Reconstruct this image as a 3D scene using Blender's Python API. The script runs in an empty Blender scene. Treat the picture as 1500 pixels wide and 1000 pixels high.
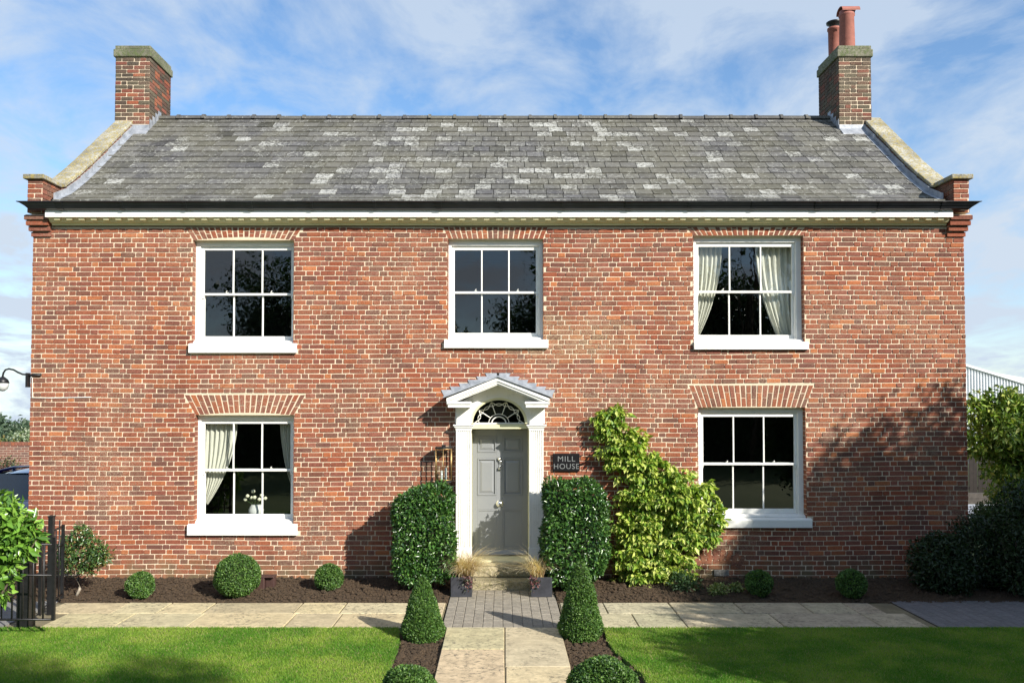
import bpy, math, random
import numpy as np
from mathutils import Vector, noise as mnoise

R = random.Random(7)
NP = np.random.default_rng(11)
PI = math.pi
sc = bpy.context.scene
COL = sc.collection

# ------------------------------------------------------------------ camera
CAM = Vector((0.0, -13.0, 2.75))
FPX, CX, CY, PITCH = 1235.0, 735.0, 551.0, math.radians(1.8)
cam_d = bpy.data.cameras.new("camera")
cam = bpy.data.objects.new("camera", cam_d); COL.objects.link(cam)
cam.location = CAM
cam.rotation_euler = (PI / 2 + PITCH, 0, 0)
cam_d.sensor_width = 36.0
cam_d.lens = FPX / 1500 * 36.0
cam_d.shift_x = (750 - CX) / 1500
cam_d.shift_y = (CY - 500) / 1500
cam_d.clip_start = 0.05
cam_d.clip_end = 3000
sc.camera = cam

# ------------------------------------------------------------------ light
SAZ, SEL = math.radians(44), math.radians(28.5)
SUNDIR = Vector((math.sin(SAZ) * math.cos(SEL), -math.cos(SAZ) * math.cos(SEL), math.sin(SEL)))
sl = bpy.data.lights.new("sun", 'SUN')
sl.energy = 5.0
sl.angle = math.radians(0.5)
sl.color = (1.0, 0.945, 0.86)
so = bpy.data.objects.new("sun", sl); COL.objects.link(so)
so.rotation_euler = SUNDIR.to_track_quat('Z', 'Y').to_euler()
so.location = (20, -20, 20)

world = bpy.data.worlds.new("World")
sc.world = world
world.use_nodes = True
wn, wl = world.node_tree.nodes, world.node_tree.links
wn.clear()
w_out = wn.new('ShaderNodeOutputWorld')
w_bg = wn.new('ShaderNodeBackground'); w_bg.inputs['Strength'].default_value = 0.092
sky = wn.new('ShaderNodeTexSky'); sky.sky_type = 'NISHITA'; sky.sun_disc = False
sky.sun_elevation = SEL
sky.sun_rotation = math.atan2(SUNDIR.x, SUNDIR.y)
sky.air_density = 1.0; sky.dust_density = 0.1; sky.ozone_density = 3.0
tc = wn.new('ShaderNodeTexCoord')
sep = wn.new('ShaderNodeSeparateXYZ'); wl.new(tc.outputs['Generated'], sep.inputs[0])
mx = wn.new('ShaderNodeMath'); mx.operation = 'MAXIMUM'; mx.inputs[1].default_value = 0.03
wl.new(sep.outputs['Z'], mx.inputs[0])
cmb = wn.new('ShaderNodeCombineXYZ')
wl.new(sep.outputs['X'], cmb.inputs[0]); wl.new(sep.outputs['Y'], cmb.inputs[1]); wl.new(mx.outputs[0], cmb.inputs[2])
wl.new(cmb.outputs[0], sky.inputs['Vector'])
zz = wn.new('ShaderNodeMath'); zz.operation = 'ADD'; zz.inputs[1].default_value = 0.22
wl.new(mx.outputs[0], zz.inputs[0])
dv = wn.new('ShaderNodeVectorMath'); dv.operation = 'DIVIDE'
cz = wn.new('ShaderNodeCombineXYZ')
for i in range(3): wl.new(zz.outputs[0], cz.inputs[i])
wl.new(tc.outputs['Generated'], dv.inputs[0]); wl.new(cz.outputs[0], dv.inputs[1])
mp = wn.new('ShaderNodeMapping'); mp.inputs['Scale'].default_value = (1.0, 0.75, 1.0)
mp.inputs['Location'].default_value = (3.1, 1.7, 0.0)
wl.new(dv.outputs[0], mp.inputs[0])
cn = wn.new('ShaderNodeTexNoise'); cn.inputs['Scale'].default_value = 3.6; cn.inputs['Detail'].default_value = 12
cn.inputs['Roughness'].default_value = 0.60; cn.inputs['Distortion'].default_value = 0.35
wl.new(mp.outputs[0], cn.inputs['Vector'])
cr = wn.new('ShaderNodeValToRGB')
cr.color_ramp.elements[0].position = 0.38; cr.color_ramp.elements[0].color = (0.10, 0.10, 0.10, 1)
cr.color_ramp.elements[1].position = 0.60; cr.color_ramp.elements[1].color = (0.80, 0.80, 0.80, 1)
wl.new(cn.outputs['Fac'], cr.inputs[0])
# thin cloud gets denser towards the horizon
hz = wn.new('ShaderNodeMapRange'); hz.inputs['From Min'].default_value = 0.0; hz.inputs['From Max'].default_value = 0.32
hz.inputs['To Min'].default_value = 0.45; hz.inputs['To Max'].default_value = 0.0
wl.new(mx.outputs[0], hz.inputs['Value'])
ca = wn.new('ShaderNodeMath'); ca.operation = 'ADD'; ca.use_clamp = True
wl.new(cr.outputs[0], ca.inputs[0]); wl.new(hz.outputs[0], ca.inputs[1])
cm = wn.new('ShaderNodeMix'); cm.data_type = 'RGBA'
wl.new(ca.outputs[0], cm.inputs['Factor'])
hs_ = wn.new('ShaderNodeHueSaturation'); hs_.inputs['Saturation'].default_value = 1.15; hs_.inputs['Value'].default_value = 1.3
wl.new(sky.outputs[0], hs_.inputs['Color'])
wl.new(hs_.outputs[0], cm.inputs['A']); cm.inputs['B'].default_value = (4.3, 5.0, 5.9, 1)
wl.new(cm.outputs['Result'], w_bg.inputs['Color'])
wl.new(w_bg.outputs[0], w_out.inputs[0])

sc.view_settings.view_transform = 'Standard'
sc.view_settings.look = 'None'
sc.view_settings.gamma = 1.0
sc.view_settings.exposure = 0.70
sc.render.engine = 'CYCLES'
sc.cycles.max_bounces = 8
sc.cycles.transparent_max_bounces = 16

# ------------------------------------------------------------------ projection helpers (measure from the photograph)
def ray(px, py):
    xr, yu = (px - CX) / FPX, -(py - CY) / FPX
    return Vector((xr, math.cos(PITCH) - yu * math.sin(PITCH), math.sin(PITCH) + yu * math.cos(PITCH)))
def at(px, py, Y=0.0):
    d = ray(px, py); t = (Y - CAM.y) / d.y
    return CAM + d * t
def gnd(px, py, z=0.0):
    d = ray(px, py); t = (z - CAM.z) / d.z
    return CAM + d * t

# ------------------------------------------------------------------ object helpers
def tag(o, label=None, cat=None, group=None, kind=None):
    if label: o['label'] = label
    if cat: o['category'] = cat
    if group: o['group'] = group
    if kind: o['kind'] = kind
    return o
def empty(name, loc=(0, 0, 0), label=None, cat=None, group=None):
    o = bpy.data.objects.new(name, None); COL.objects.link(o)
    o.location = loc; o.empty_display_size = 0.2
    return tag(o, label, cat, group)
def link(name, me, mats, parent=None):
    o = bpy.data.objects.new(name, me); COL.objects.link(o)
    if not isinstance(mats, (list, tuple)): mats = [mats]
    for m in mats: me.materials.append(m)
    if parent is not None:
        o.parent = parent
        w = wloc(parent)
        o.location = (0, 0, 0)
        if w.length > 1e-9:                     # geometry is written in world coordinates
            me.transform(__import__('mathutils').Matrix.Translation(-w))
    return o
def wloc(o):
    v = Vector((0, 0, 0))
    while o is not None:
        v = v + Vector(o.location); o = o.parent
    return v

class MB:
    def __init__(s): s.v = []; s.f = []; s.c = []; s.m = []; s.smooth = []
    def add(s, vs, fs, col=(1, 1, 1), mi=0, sm=False):
        b = len(s.v); s.v += [tuple(v) for v in vs]
        s.c += [(col[0], col[1], col[2], col[3] if len(col) > 3 else 1.0)] * len(vs)
        for f in fs:
            s.f.append(tuple(b + i for i in f)); s.m.append(mi); s.smooth.append(sm)
    def box(s, x0, x1, y0, y1, z0, z1, col=(1, 1, 1), mi=0):
        x0, x1 = min(x0, x1), max(x0, x1); y0, y1 = min(y0, y1), max(y0, y1); z0, z1 = min(z0, z1), max(z0, z1)
        vs = [(x0, y0, z0), (x1, y0, z0), (x1, y1, z0), (x0, y1, z0), (x0, y0, z1), (x1, y0, z1), (x1, y1, z1), (x0, y1, z1)]
        s.add(vs, [(3, 2, 1, 0), (4, 5, 6, 7), (0, 1, 5, 4), (1, 2, 6, 5), (2, 3, 7, 6), (3, 0, 4, 7)], col, mi)
    def hexa(s, vs, col=(1, 1, 1), mi=0):      # 8 verts, same order as box
        s.add(vs, [(3, 2, 1, 0), (4, 5, 6, 7), (0, 1, 5, 4), (1, 2, 6, 5), (2, 3, 7, 6), (3, 0, 4, 7)], col, mi)
    def prismx(s, prof, x0, x1, col=(1, 1, 1), mi=0, x0s=None, x1s=None, sm=False):
        n = len(prof)
        a = [((x0s[i] if x0s else x0), y, z) for i, (y, z) in enumerate(prof)]
        b = [((x1s[i] if x1s else x1), y, z) for i, (y, z) in enumerate(prof)]
        fs = [(i, (i + 1) % n, n + (i + 1) % n, n + i) for i in range(n)]
        s.add(a + b, fs, col, mi, sm)
        s.add(a, [tuple(range(n - 1, -1, -1))], col, mi); s.add(b, [tuple(range(n))], col, mi)
    def prismy(s, prof, y0, y1, col=(1, 1, 1), mi=0):      # prof in (x,z)
        n = len(prof)
        a = [(x, y0, z) for x, z in prof]; b = [(x, y1, z) for x, z in prof]
        s.add(a + b, [(i, (i + 1) % n, n + (i + 1) % n, n + i) for i in range(n)] +
              [tuple(range(n - 1, -1, -1)), tuple(range(n, 2 * n))], col, mi)
    def prismz(s, prof, z0, z1, col=(1, 1, 1), mi=0, hs=None):
        n = len(prof)
        a = [(x, y, z0) for x, y in prof]; b = [(x, y, z1) for x, y in prof]
        s.add(a + b, [(i, (i + 1) % n, n + (i + 1) % n, n + i) for i in range(n)] +
              [tuple(range(n - 1, -1, -1)), tuple(range(n, 2 * n))], col, mi)
    def tube(s, pts, r, n=8, col=(1, 1, 1), mi=0, closed=False):
        pts = [Vector(p) for p in pts]; rings = []
        rr = r if isinstance(r, (list, tuple)) else [r] * len(pts)
        up = Vector((0, 0, 1))
        for i, p in enumerate(pts):
            if closed: t = pts[(i + 1) % len(pts)] - pts[i - 1]
            else: t = pts[min(i + 1, len(pts) - 1)] - pts[max(i - 1, 0)]
            t.normalize()
            a = t.cross(up)
            if a.length < 1e-3: a = t.cross(Vector((1, 0, 0)))
            a.normalize(); b = a.cross(t)
            if i and a.dot(pa) < 0: pass
            pa = a
            rings.append([p + (a * math.cos(k * 2 * PI / n) + b * math.sin(k * 2 * PI / n)) * rr[i] for k in range(n)])
        vs = [v for q in rings for v in q]; fs = []
        m = len(rings)
        for i in range(m if closed else m - 1):
            j = (i + 1) % m
            for k in range(n):
                fs.append((i * n + k, i * n + (k + 1) % n, j * n + (k + 1) % n, j * n + k))
        if not closed: fs += [tuple(range(n - 1, -1, -1)), tuple((m - 1) * n + k for k in range(n))]
        s.add(vs, fs, col, mi, True)
    def lathe(s, prof, cx, cy, n=24, col=(1, 1, 1), mi=0, sm=True):   # prof: (r,z)
        vs = []; fs = []
        for (r, z) in prof:
            for k in range(n):
                a = 2 * PI * k / n; vs.append((cx + r * math.cos(a), cy + r * math.sin(a), z))
        for i in range(len(prof) - 1):
            for k in range(n):
                fs.append((i * n + k, i * n + (k + 1) % n, (i + 1) * n + (k + 1) % n, (i + 1) * n + k))
        s.add(vs, fs, col, mi, sm)
    def lathey(s, prof, cx, cz, n=20, col=(1, 1, 1), mi=0):   # prof (r,y) around the y axis
        vs = []; fs = []
        for (r, y) in prof:
            for k in range(n):
                a = 2 * PI * k / n; vs.append((cx + r * math.cos(a), y, cz + r * math.sin(a)))
        for i in range(len(prof) - 1):
            for k in range(n):
                fs.append((i * n + k, i * n + (k + 1) % n, (i + 1) * n + (k + 1) % n, (i + 1) * n + k))
        s.add(vs, fs, col, mi, True)
    def build(s, name, mats, parent=None, bevel=0):
        me = bpy.data.meshes.new(name)
        me.from_pydata(s.v, [], s.f)
        ca = me.color_attributes.new("col", 'FLOAT_COLOR', 'POINT')
        ca.data.foreach_set("color", np.array(s.c, dtype=np.float32).ravel())
        me.polygons.foreach_set("material_index", s.m)
        me.polygons.foreach_set("use_smooth", s.smooth)
        me.update()
        o = link(name, me, mats, parent)
        if bevel:
            bm = o.modifiers.new("bevel", 'BEVEL'); bm.width = bevel; bm.segments = 2; bm.limit_method = 'ANGLE'
        return o

def fastmesh(name, V, F, cols, mats, parent=None, smooth=False):
    me = bpy.data.meshes.new(name)
    nv, nf, k = len(V), len(F), F.shape[1]
    me.vertices.add(nv); me.vertices.foreach_set("co", V.astype(np.float32).ravel())
    me.loops.add(nf * k); me.loops.foreach_set("vertex_index", F.astype(np.int32).ravel())
    me.polygons.add(nf); me.polygons.foreach_set("loop_start", np.arange(0, nf * k, k, dtype=np.int32))
    me.polygons.foreach_set("loop_total", np.full(nf, k, dtype=np.int32))
    if smooth: me.polygons.foreach_set("use_smooth", np.ones(nf, dtype=bool))
    ca = me.color_attributes.new("col", 'FLOAT_COLOR', 'POINT')
    c4 = np.ones((nv, 4), dtype=np.float32); c4[:, :3] = cols
    ca.data.foreach_set("color", c4.ravel())
    me.update(calc_edges=True); me.validate()
    return link(name, me, mats, parent)

# ------------------------------------------------------------------ materials
def newmat(name):
    m = bpy.data.materials.new(name); m.use_nodes = True
    nt = m.node_tree; b = nt.nodes['Principled BSDF']
    return m, nt, b
def noise_node(nt, scale, detail=4, rough=.55, vec=None, sxyz=None):
    t = nt.nodes.new('ShaderNodeTexNoise'); t.inputs['Scale'].default_value = scale
    t.inputs['Detail'].default_value = detail; t.inputs['Roughness'].default_value = rough
    if vec is None:
        g = nt.nodes.new('ShaderNodeNewGeometry'); vec = g.outputs['Position']
    if sxyz:
        mpn = nt.nodes.new('ShaderNodeMapping'); mpn.inputs['Scale'].default_value = sxyz
        nt.links.new(vec, mpn.inputs[0]); vec = mpn.outputs[0]
    nt.links.new(vec, t.inputs['Vector'])
    return t.outputs['Fac']
def ramp(nt, fac, p0, c0, p1, c1, extra=()):
    r = nt.nodes.new('ShaderNodeValToRGB'); e = r.color_ramp.elements
    e[0].position = p0; e[1].position = p1
    f = lambda c: (c, c, c, 1) if not isinstance(c, (tuple, list)) else (*c[:3], 1)
    e[0].color = f(c0); e[1].color = f(c1)
    for p, c in extra:
        q = e.new(p); q.color = f(c)
    nt.links.new(fac, r.inputs[0]); return r.outputs[0]
def mix(nt, fac, a, b, mode='MIX'):
    m = nt.nodes.new('ShaderNodeMix'); m.data_type = 'RGBA'; m.blend_type = mode
    for s, v in ((m.inputs['Factor'], fac), (m.inputs['A'], a), (m.inputs['B'], b)):
        if isinstance(v, (int, float)): s.default_value = v if s.type == 'VALUE' else (v, v, v, 1)
        elif isinstance(v, (tuple, list)): s.default_value = (*v[:3], 1)
        else: nt.links.new(v, s)
    return m.outputs['Result']
def mathn(nt, op, a, b=None, clamp=False):
    m = nt.nodes.new('ShaderNodeMath'); m.operation = op; m.use_clamp = clamp
    for s, v in ((m.inputs[0], a), (m.inputs[1], b)):
        if v is None: continue
        if isinstance(v, (int, float)): s.default_value = v
        else: nt.links.new(v, s)
    return m.outputs[0]
def attr(nt, name='col', out='Color'):
    a = nt.nodes.new('ShaderNodeAttribute'); a.attribute_name = name; return a.outputs[out]
def bump(nt, b, h, strength=.3, dist=.01):
    n = nt.nodes.new('ShaderNodeBump'); n.inputs['Strength'].default_value = strength
    n.inputs['Distance'].default_value = dist
    nt.links.new(h, n.inputs['Height']); nt.links.new(n.outputs[0], b.inputs['Normal'])
    return n
def simple(name, col, rough=.5, metal=0.0, var=.12, scale=14, bmp=.08, spec=.5, coat=0):
    m, nt, b = newmat(name)
    n = noise_node(nt, scale, 5)
    c0 = tuple(c * (1 - var) for c in col); c1 = tuple(min(1, c * (1 + var)) for c in col)
    nt.links.new(ramp(nt, n, .3, c0, .7, c1), b.inputs['Base Color'])
    b.inputs['Roughness'].default_value = rough; b.inputs['Metallic'].default_value = metal
    b.inputs['Specular IOR Level'].default_value = spec
    b.inputs['Coat Weight'].default_value = coat
    if bmp: bump(nt, b, noise_node(nt, scale * 4, 4), bmp, .004)
    return m

def brick_mat():
    m, nt, b = newmat("brick")
    base = attr(nt)
    n1 = noise_node(nt, 38, 5, .65)
    n2 = noise_node(nt, 160, 3, .6)
    c = mix(nt, ramp(nt, n1, .32, 0.0, .72, 1.0), mix(nt, 1.0, base, (.66, .62, .62), 'MULTIPLY'), mix(nt, 1.0, base, (1.22, 1.2, 1.16), 'MULTIPLY'))
    c = mix(nt, ramp(nt, n2, .56, 0.0, .74, .65), c, (.07, .04, .035))
    # lime bloom / old mortar smears in broad patches
    big = noise_node(nt, .9, 3, .6)
    fine = noise_node(nt, 55, 5, .7)
    f = mathn(nt, 'MULTIPLY', ramp(nt, big, .43, .06, .66, .85), ramp(nt, fine, .45, 0.0, .72, 1.0))
    c = mix(nt, f, c, (.42, .34, .23))
    # weathering: broad soot and run-off, and the pale repointed patch above the door
    streak = noise_node(nt, 1.0, 5, .6, None, (3.2, 1, .45))
    c = mix(nt, ramp(nt, streak, .46, 0.0, .68, .34), c, mix(nt, 1.0, c, (.52, .50, .50), 'MULTIPLY'))
    gp_ = nt.nodes.new('ShaderNodeNewGeometry')
    mp_ = nt.nodes.new('ShaderNodeMapping'); mp_.inputs['Location'].default_value = (-.45 * 1.0, 0, -3.75 * 1.35); mp_.inputs['Scale'].default_value = (.45, 0, 1.35)
    nt.links.new(gp_.outputs['Position'], mp_.inputs[0])
    ln_ = nt.nodes.new('ShaderNodeVectorMath'); ln_.operation = 'LENGTH'; nt.links.new(mp_.outputs[0], ln_.inputs[0])
    pm = mathn(nt, 'ADD', ln_.outputs['Value'], mathn(nt, 'MULTIPLY', noise_node(nt, 2.2, 4), .9))
    pf = mathn(nt, 'MULTIPLY', ramp(nt, pm, .75, .6, 1.45, 0.0), ramp(nt, fine, .42, 0.0, .62, 1.0))
    c = mix(nt, pf, c, (.44, .34, .19))
    # greenish damp at the foot of the wall
    g = nt.nodes.new('ShaderNodeNewGeometry'); s = nt.nodes.new('ShaderNodeSeparateXYZ'); nt.links.new(g.outputs['Position'], s.inputs[0])
    mr = nt.nodes.new('ShaderNodeMapRange'); mr.inputs['From Min'].default_value = .06; mr.inputs['From Max'].default_value = .50
    mr.inputs['To Min'].default_value = 1; mr.inputs['To Max'].default_value = 0
    nt.links.new(s.outputs['Z'], mr.inputs['Value'])
    d = mathn(nt, 'MULTIPLY', mr.outputs[0], ramp(nt, noise_node(nt, 4, 4), .38, .1, .62, .9))
    c = mix(nt, d, c, (.13, .115, .06))
    nt.links.new(c, b.inputs['Base Color'])
    b.inputs['Roughness'].default_value = .9; b.inputs['Specular IOR Level'].default_value = .2
    bump(nt, b, mathn(nt, 'ADD', n1, n2), .55, .006)
    return m
def mortar_mat(name="mortar", col=(.70, .58, .42)):
    m, nt, b = newmat(name)
    c = mix(nt, ramp(nt, noise_node(nt, 1.3, 4), .35, 0.0, .65, 1.0), col, tuple(x * .86 for x in col))
    c = mix(nt, ramp(nt, noise_node(nt, 60, 4, .7), .52, 0.0, .75, .6), c, (.34, .24, .17))
    nt.links.new(c, b.inputs['Base Color']); b.inputs['Roughness'].default_value = .95
    bump(nt, b, noise_node(nt, 90, 5), .4, .004)
    return m
def brick_tex_mat(name="brick_side"):
    m, nt, b = newmat(name)
    g = nt.nodes.new('ShaderNodeNewGeometry'); s = nt.nodes.new('ShaderNodeSeparateXYZ'); nt.links.new(g.outputs['Position'], s.inputs[0])
    u = mathn(nt, 'ADD', s.outputs['X'], s.outputs['Y'])
    cv = nt.nodes.new('ShaderNodeCombineXYZ'); nt.links.new(u, cv.inputs[0]); nt.links.new(s.outputs['Z'], cv.inputs[1])
    br = nt.nodes.new('ShaderNodeTexBrick'); nt.links.new(cv.outputs[0], br.inputs['Vector'])
    br.inputs['Scale'].default_value = 1; br.inputs['Brick Width'].default_value = .225; br.inputs['Row Height'].default_value = .075
    br.inputs['Mortar Size'].default_value = .007; br.inputs['Color1'].default_value = (.26, .10, .065, 1); br.inputs['Color2'].default_value = (.15, .075, .06, 1)
    br.inputs['Mortar'].default_value = (.5, .41, .3, 1)
    c = mix(nt, ramp(nt, noise_node(nt, 40, 5), .35, 0.0, .7, .6), br.outputs['Color'], (.1, .06, .05))
    nt.links.new(c, b.inputs['Base Color']); b.inputs['Roughness'].default_value = .92
    bump(nt, b, br.outputs['Fac'], -.5, .01)
    return m
def slate_mat():
    m, nt, b = newmat("slate")
    base = attr(nt); lic = attr(nt, 'col', 'Alpha')
    n1 = noise_node(nt, 16, 6, .75); n2 = noise_node(nt, 60, 4, .75); big = noise_node(nt, .8, 3)
    c = mix(nt, ramp(nt, n1, .35, .0, .7, 1.0), mix(nt, 1.0, base, (.72, .72, .74), 'MULTIPLY'), mix(nt, 1.0, base, (1.3, 1.28, 1.2), 'MULTIPLY'))
    # olive algae
    c = mix(nt, mathn(nt, 'MULTIPLY', ramp(nt, big, .38, 0.1, .62, .75), ramp(nt, n2, .3, .3, .7, 1.0)), c, (.16, .15, .105))
    # white lichen, worst on the slates whose own number says so
    t = mathn(nt, 'ADD', mathn(nt, 'MULTIPLY', n2, .45), mathn(nt, 'MULTIPLY', n1, .55))
    t = mathn(nt, 'ADD', t, mathn(nt, 'MULTIPLY', lic, .125))
    c = mix(nt, ramp(nt, t, .585, 0.0, .655, .85), c, (.46, .46, .42))
    nt.links.new(c, b.inputs['Base Color']); b.inputs['Roughness'].default_value = .72; b.inputs['Specular IOR Level'].default_value = .22
    bump(nt, b, n1, .35, .006)
    return m
def stone_mat(name, c0, c1, lich=(.30, .27, .10), lf=.5, dark=(.10, .095, .08), scale=3.0):
    m, nt, b = newmat(name)
    n = noise_node(nt, scale, 6, .65); n2 = noise_node(nt, scale * 8, 5, .7); n3 = noise_node(nt, scale * 26, 3, .7)
    c = mix(nt, ramp(nt, n, .40, 0.0, .60, 1.0), c0, c1)
    c = mix(nt, mathn(nt, 'MULTIPLY', ramp(nt, n2, .48, 0.0, .56, 1.0), lf), c, lich)
    c = mix(nt, ramp(nt, n3, .53, 0.0, .62, .8), c, dark)
    nt.links.new(c, b.inputs['Base Color']); b.inputs['Roughness'].default_value = .9
    bump(nt, b, mathn(nt, 'ADD', n2, n3), .6, .012)
    return m
def attr_stone(name, dark, rough=.88, bs=.4, sc_=1.0, stain=.7):
    m, nt, b = newmat(name)
    base = attr(nt)
    n1 = noise_node(nt, 5 * sc_, 6, .65); n2 = noise_node(nt, 17 * sc_, 7, .75); n3 = noise_node(nt, 1.6, 3)
    c = mix(nt, ramp(nt, n1, .3, 0.0, .7, 1.0), mix(nt, 1.0, base, (.70, .69, .66), 'MULTIPLY'), mix(nt, 1.0, base, (1.18, 1.17, 1.12), 'MULTIPLY'))
    f = mathn(nt, 'MULTIPLY', ramp(nt, n2, .50, 0.0, .63, 1.0), ramp(nt, n3, .40, .22, .60, stain))
    c = mix(nt, f, c, dark)
    nt.links.new(c, b.inputs['Base Color']); b.inputs['Roughness'].default_value = rough
    bump(nt, b, mathn(nt, 'ADD', n1, n2), bs, .012)
    return m
def leaf_mat(name, rough=.45, trans=.25, spec=.5):
    m, nt, b = newmat(name)
    base = attr(nt)
    nt.links.new(base, b.inputs['Base Color']); b.inputs['Roughness'].default_value = rough
    b.inputs['Specular IOR Level'].default_value = spec
    t = nt.nodes.new('ShaderNodeBsdfTranslucent')
    nt.links.new(mix(nt, 1.0, base, (1.3, 1.5, .6), 'MULTIPLY'), t.inputs['Color'])
    ms = nt.nodes.new('ShaderNodeMixShader'); ms.inputs[0].default_value = trans
    nt.links.new(b.outputs[0], ms.inputs[1]); nt.links.new(t.outputs[0], ms.inputs[2])
    nt.links.new(ms.outputs[0], nt.nodes['Material Output'].inputs[0])
    return m
def glass_mat():
    m, nt, b = newmat("glass"); nt.nodes.remove(b)
    tr = nt.nodes.new('ShaderNodeBsdfTransparent'); tr.inputs[0].default_value = (.88, .91, .89, 1)
    gl = nt.nodes.new('ShaderNodeBsdfGlossy'); gl.inputs['Roughness'].default_value = .0; gl.inputs['Color'].default_value = (1, 1, 1, 1)
    fr = nt.nodes.new('ShaderNodeFresnel'); fr.inputs['IOR'].default_value = 1.52
    gg = nt.nodes.new('ShaderNodeNewGeometry'); nt.links.new(mathn(nt, 'ADD', mathn(nt, 'MULTIPLY', gg.outputs['Backfacing'], 1 / 1.52 - 1.52), 1.52), fr.inputs['IOR'])
    bp = nt.nodes.new('ShaderNodeBump'); bp.inputs['Strength'].default_value = .06; bp.inputs['Distance'].default_value = .01
    nt.links.new(noise_node(nt, 3.5, 2), bp.inputs['Height']); nt.links.new(bp.outputs[0], gl.inputs['Normal'])
    f = mathn(nt, 'MULTIPLY', fr.outputs[0], 1.9, True)
    ms = nt.nodes.new('ShaderNodeMixShader'); nt.links.new(f, ms.inputs[0])
    nt.links.new(tr.outputs[0], ms.inputs[1]); nt.links.new(gl.outputs[0], ms.inputs[2])
    nt.links.new(ms.outputs[0], nt.nodes['Material Output'].inputs[0])
    return m
def lead_mat():
    m, nt, b = newmat("lead")
    c = ramp(nt, noise_node(nt, 9, 5), .3, (.22, .24, .27), .7, (.42, .44, .47))
    nt.links.new(c, b.inputs['Base Color']); b.inputs['Roughness'].default_value = .55; b.inputs['Metallic'].default_value = .25
    bump(nt, b, noise_node(nt, 14, 3), .3, .01)
    return m
def paint_mat(name, col, rough=.42, dirt=(.45, .43, .33)):
    m, nt, b = newmat(name)
    n = noise_node(nt, 6, 5, .65); n2 = noise_node(nt, 45, 4, .7)
    c = mix(nt, ramp(nt, mathn(nt, 'MULTIPLY', n, mathn(nt, 'ADD', n2, .5)), .56, 0.0, .78, .5), col, dirt)
    nt.links.new(c, b.inputs['Base Color']); b.inputs['Roughness'].default_value = rough
    bump(nt, b, n2, .12, .003)
    return m
def soil_mat():
    m, nt, b = newmat("soil")
    n = noise_node(nt, 30, 6, .75); n2 = noise_node(nt, 120, 3)
    c = ramp(nt, n, .3, (.032, .021, .011), .72, (.14, .088, .045), [(.84, (.30, .23, .15))])
    nt.links.new(c, b.inputs['Base Color']); b.inputs['Roughness'].default_value = .95
    bump(nt, b, mathn(nt, 'ADD', n, n2), .9, .02)
    return m
def lawn_mat():
    m, nt, b = newmat("lawn_turf")
    n = noise_node(nt, 1.7, 4, .6); n2 = noise_node(nt, 24, 5, .7)
    c = ramp(nt, n, .35, (.05, .12, .010), .7, (.10, .19, .015))
    c = mix(nt, ramp(nt, n2, .5, 0.0, .8, .5), c, (.16, .17, .05))
    nt.links.new(c, b.inputs['Base Color']); b.inputs['Roughness'].default_value = .9
    bump(nt, b, n2, .9, .03)
    return m
def terrain_mat():
    m, nt, b = newmat("field")
    c = ramp(nt, noise_node(nt, .15, 5), .35, (.06, .10, .02), .7, (.14, .16, .05))
    nt.links.new(c, b.inputs['Base Color']); b.inputs['Roughness'].default_value = .95
    return m

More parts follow.
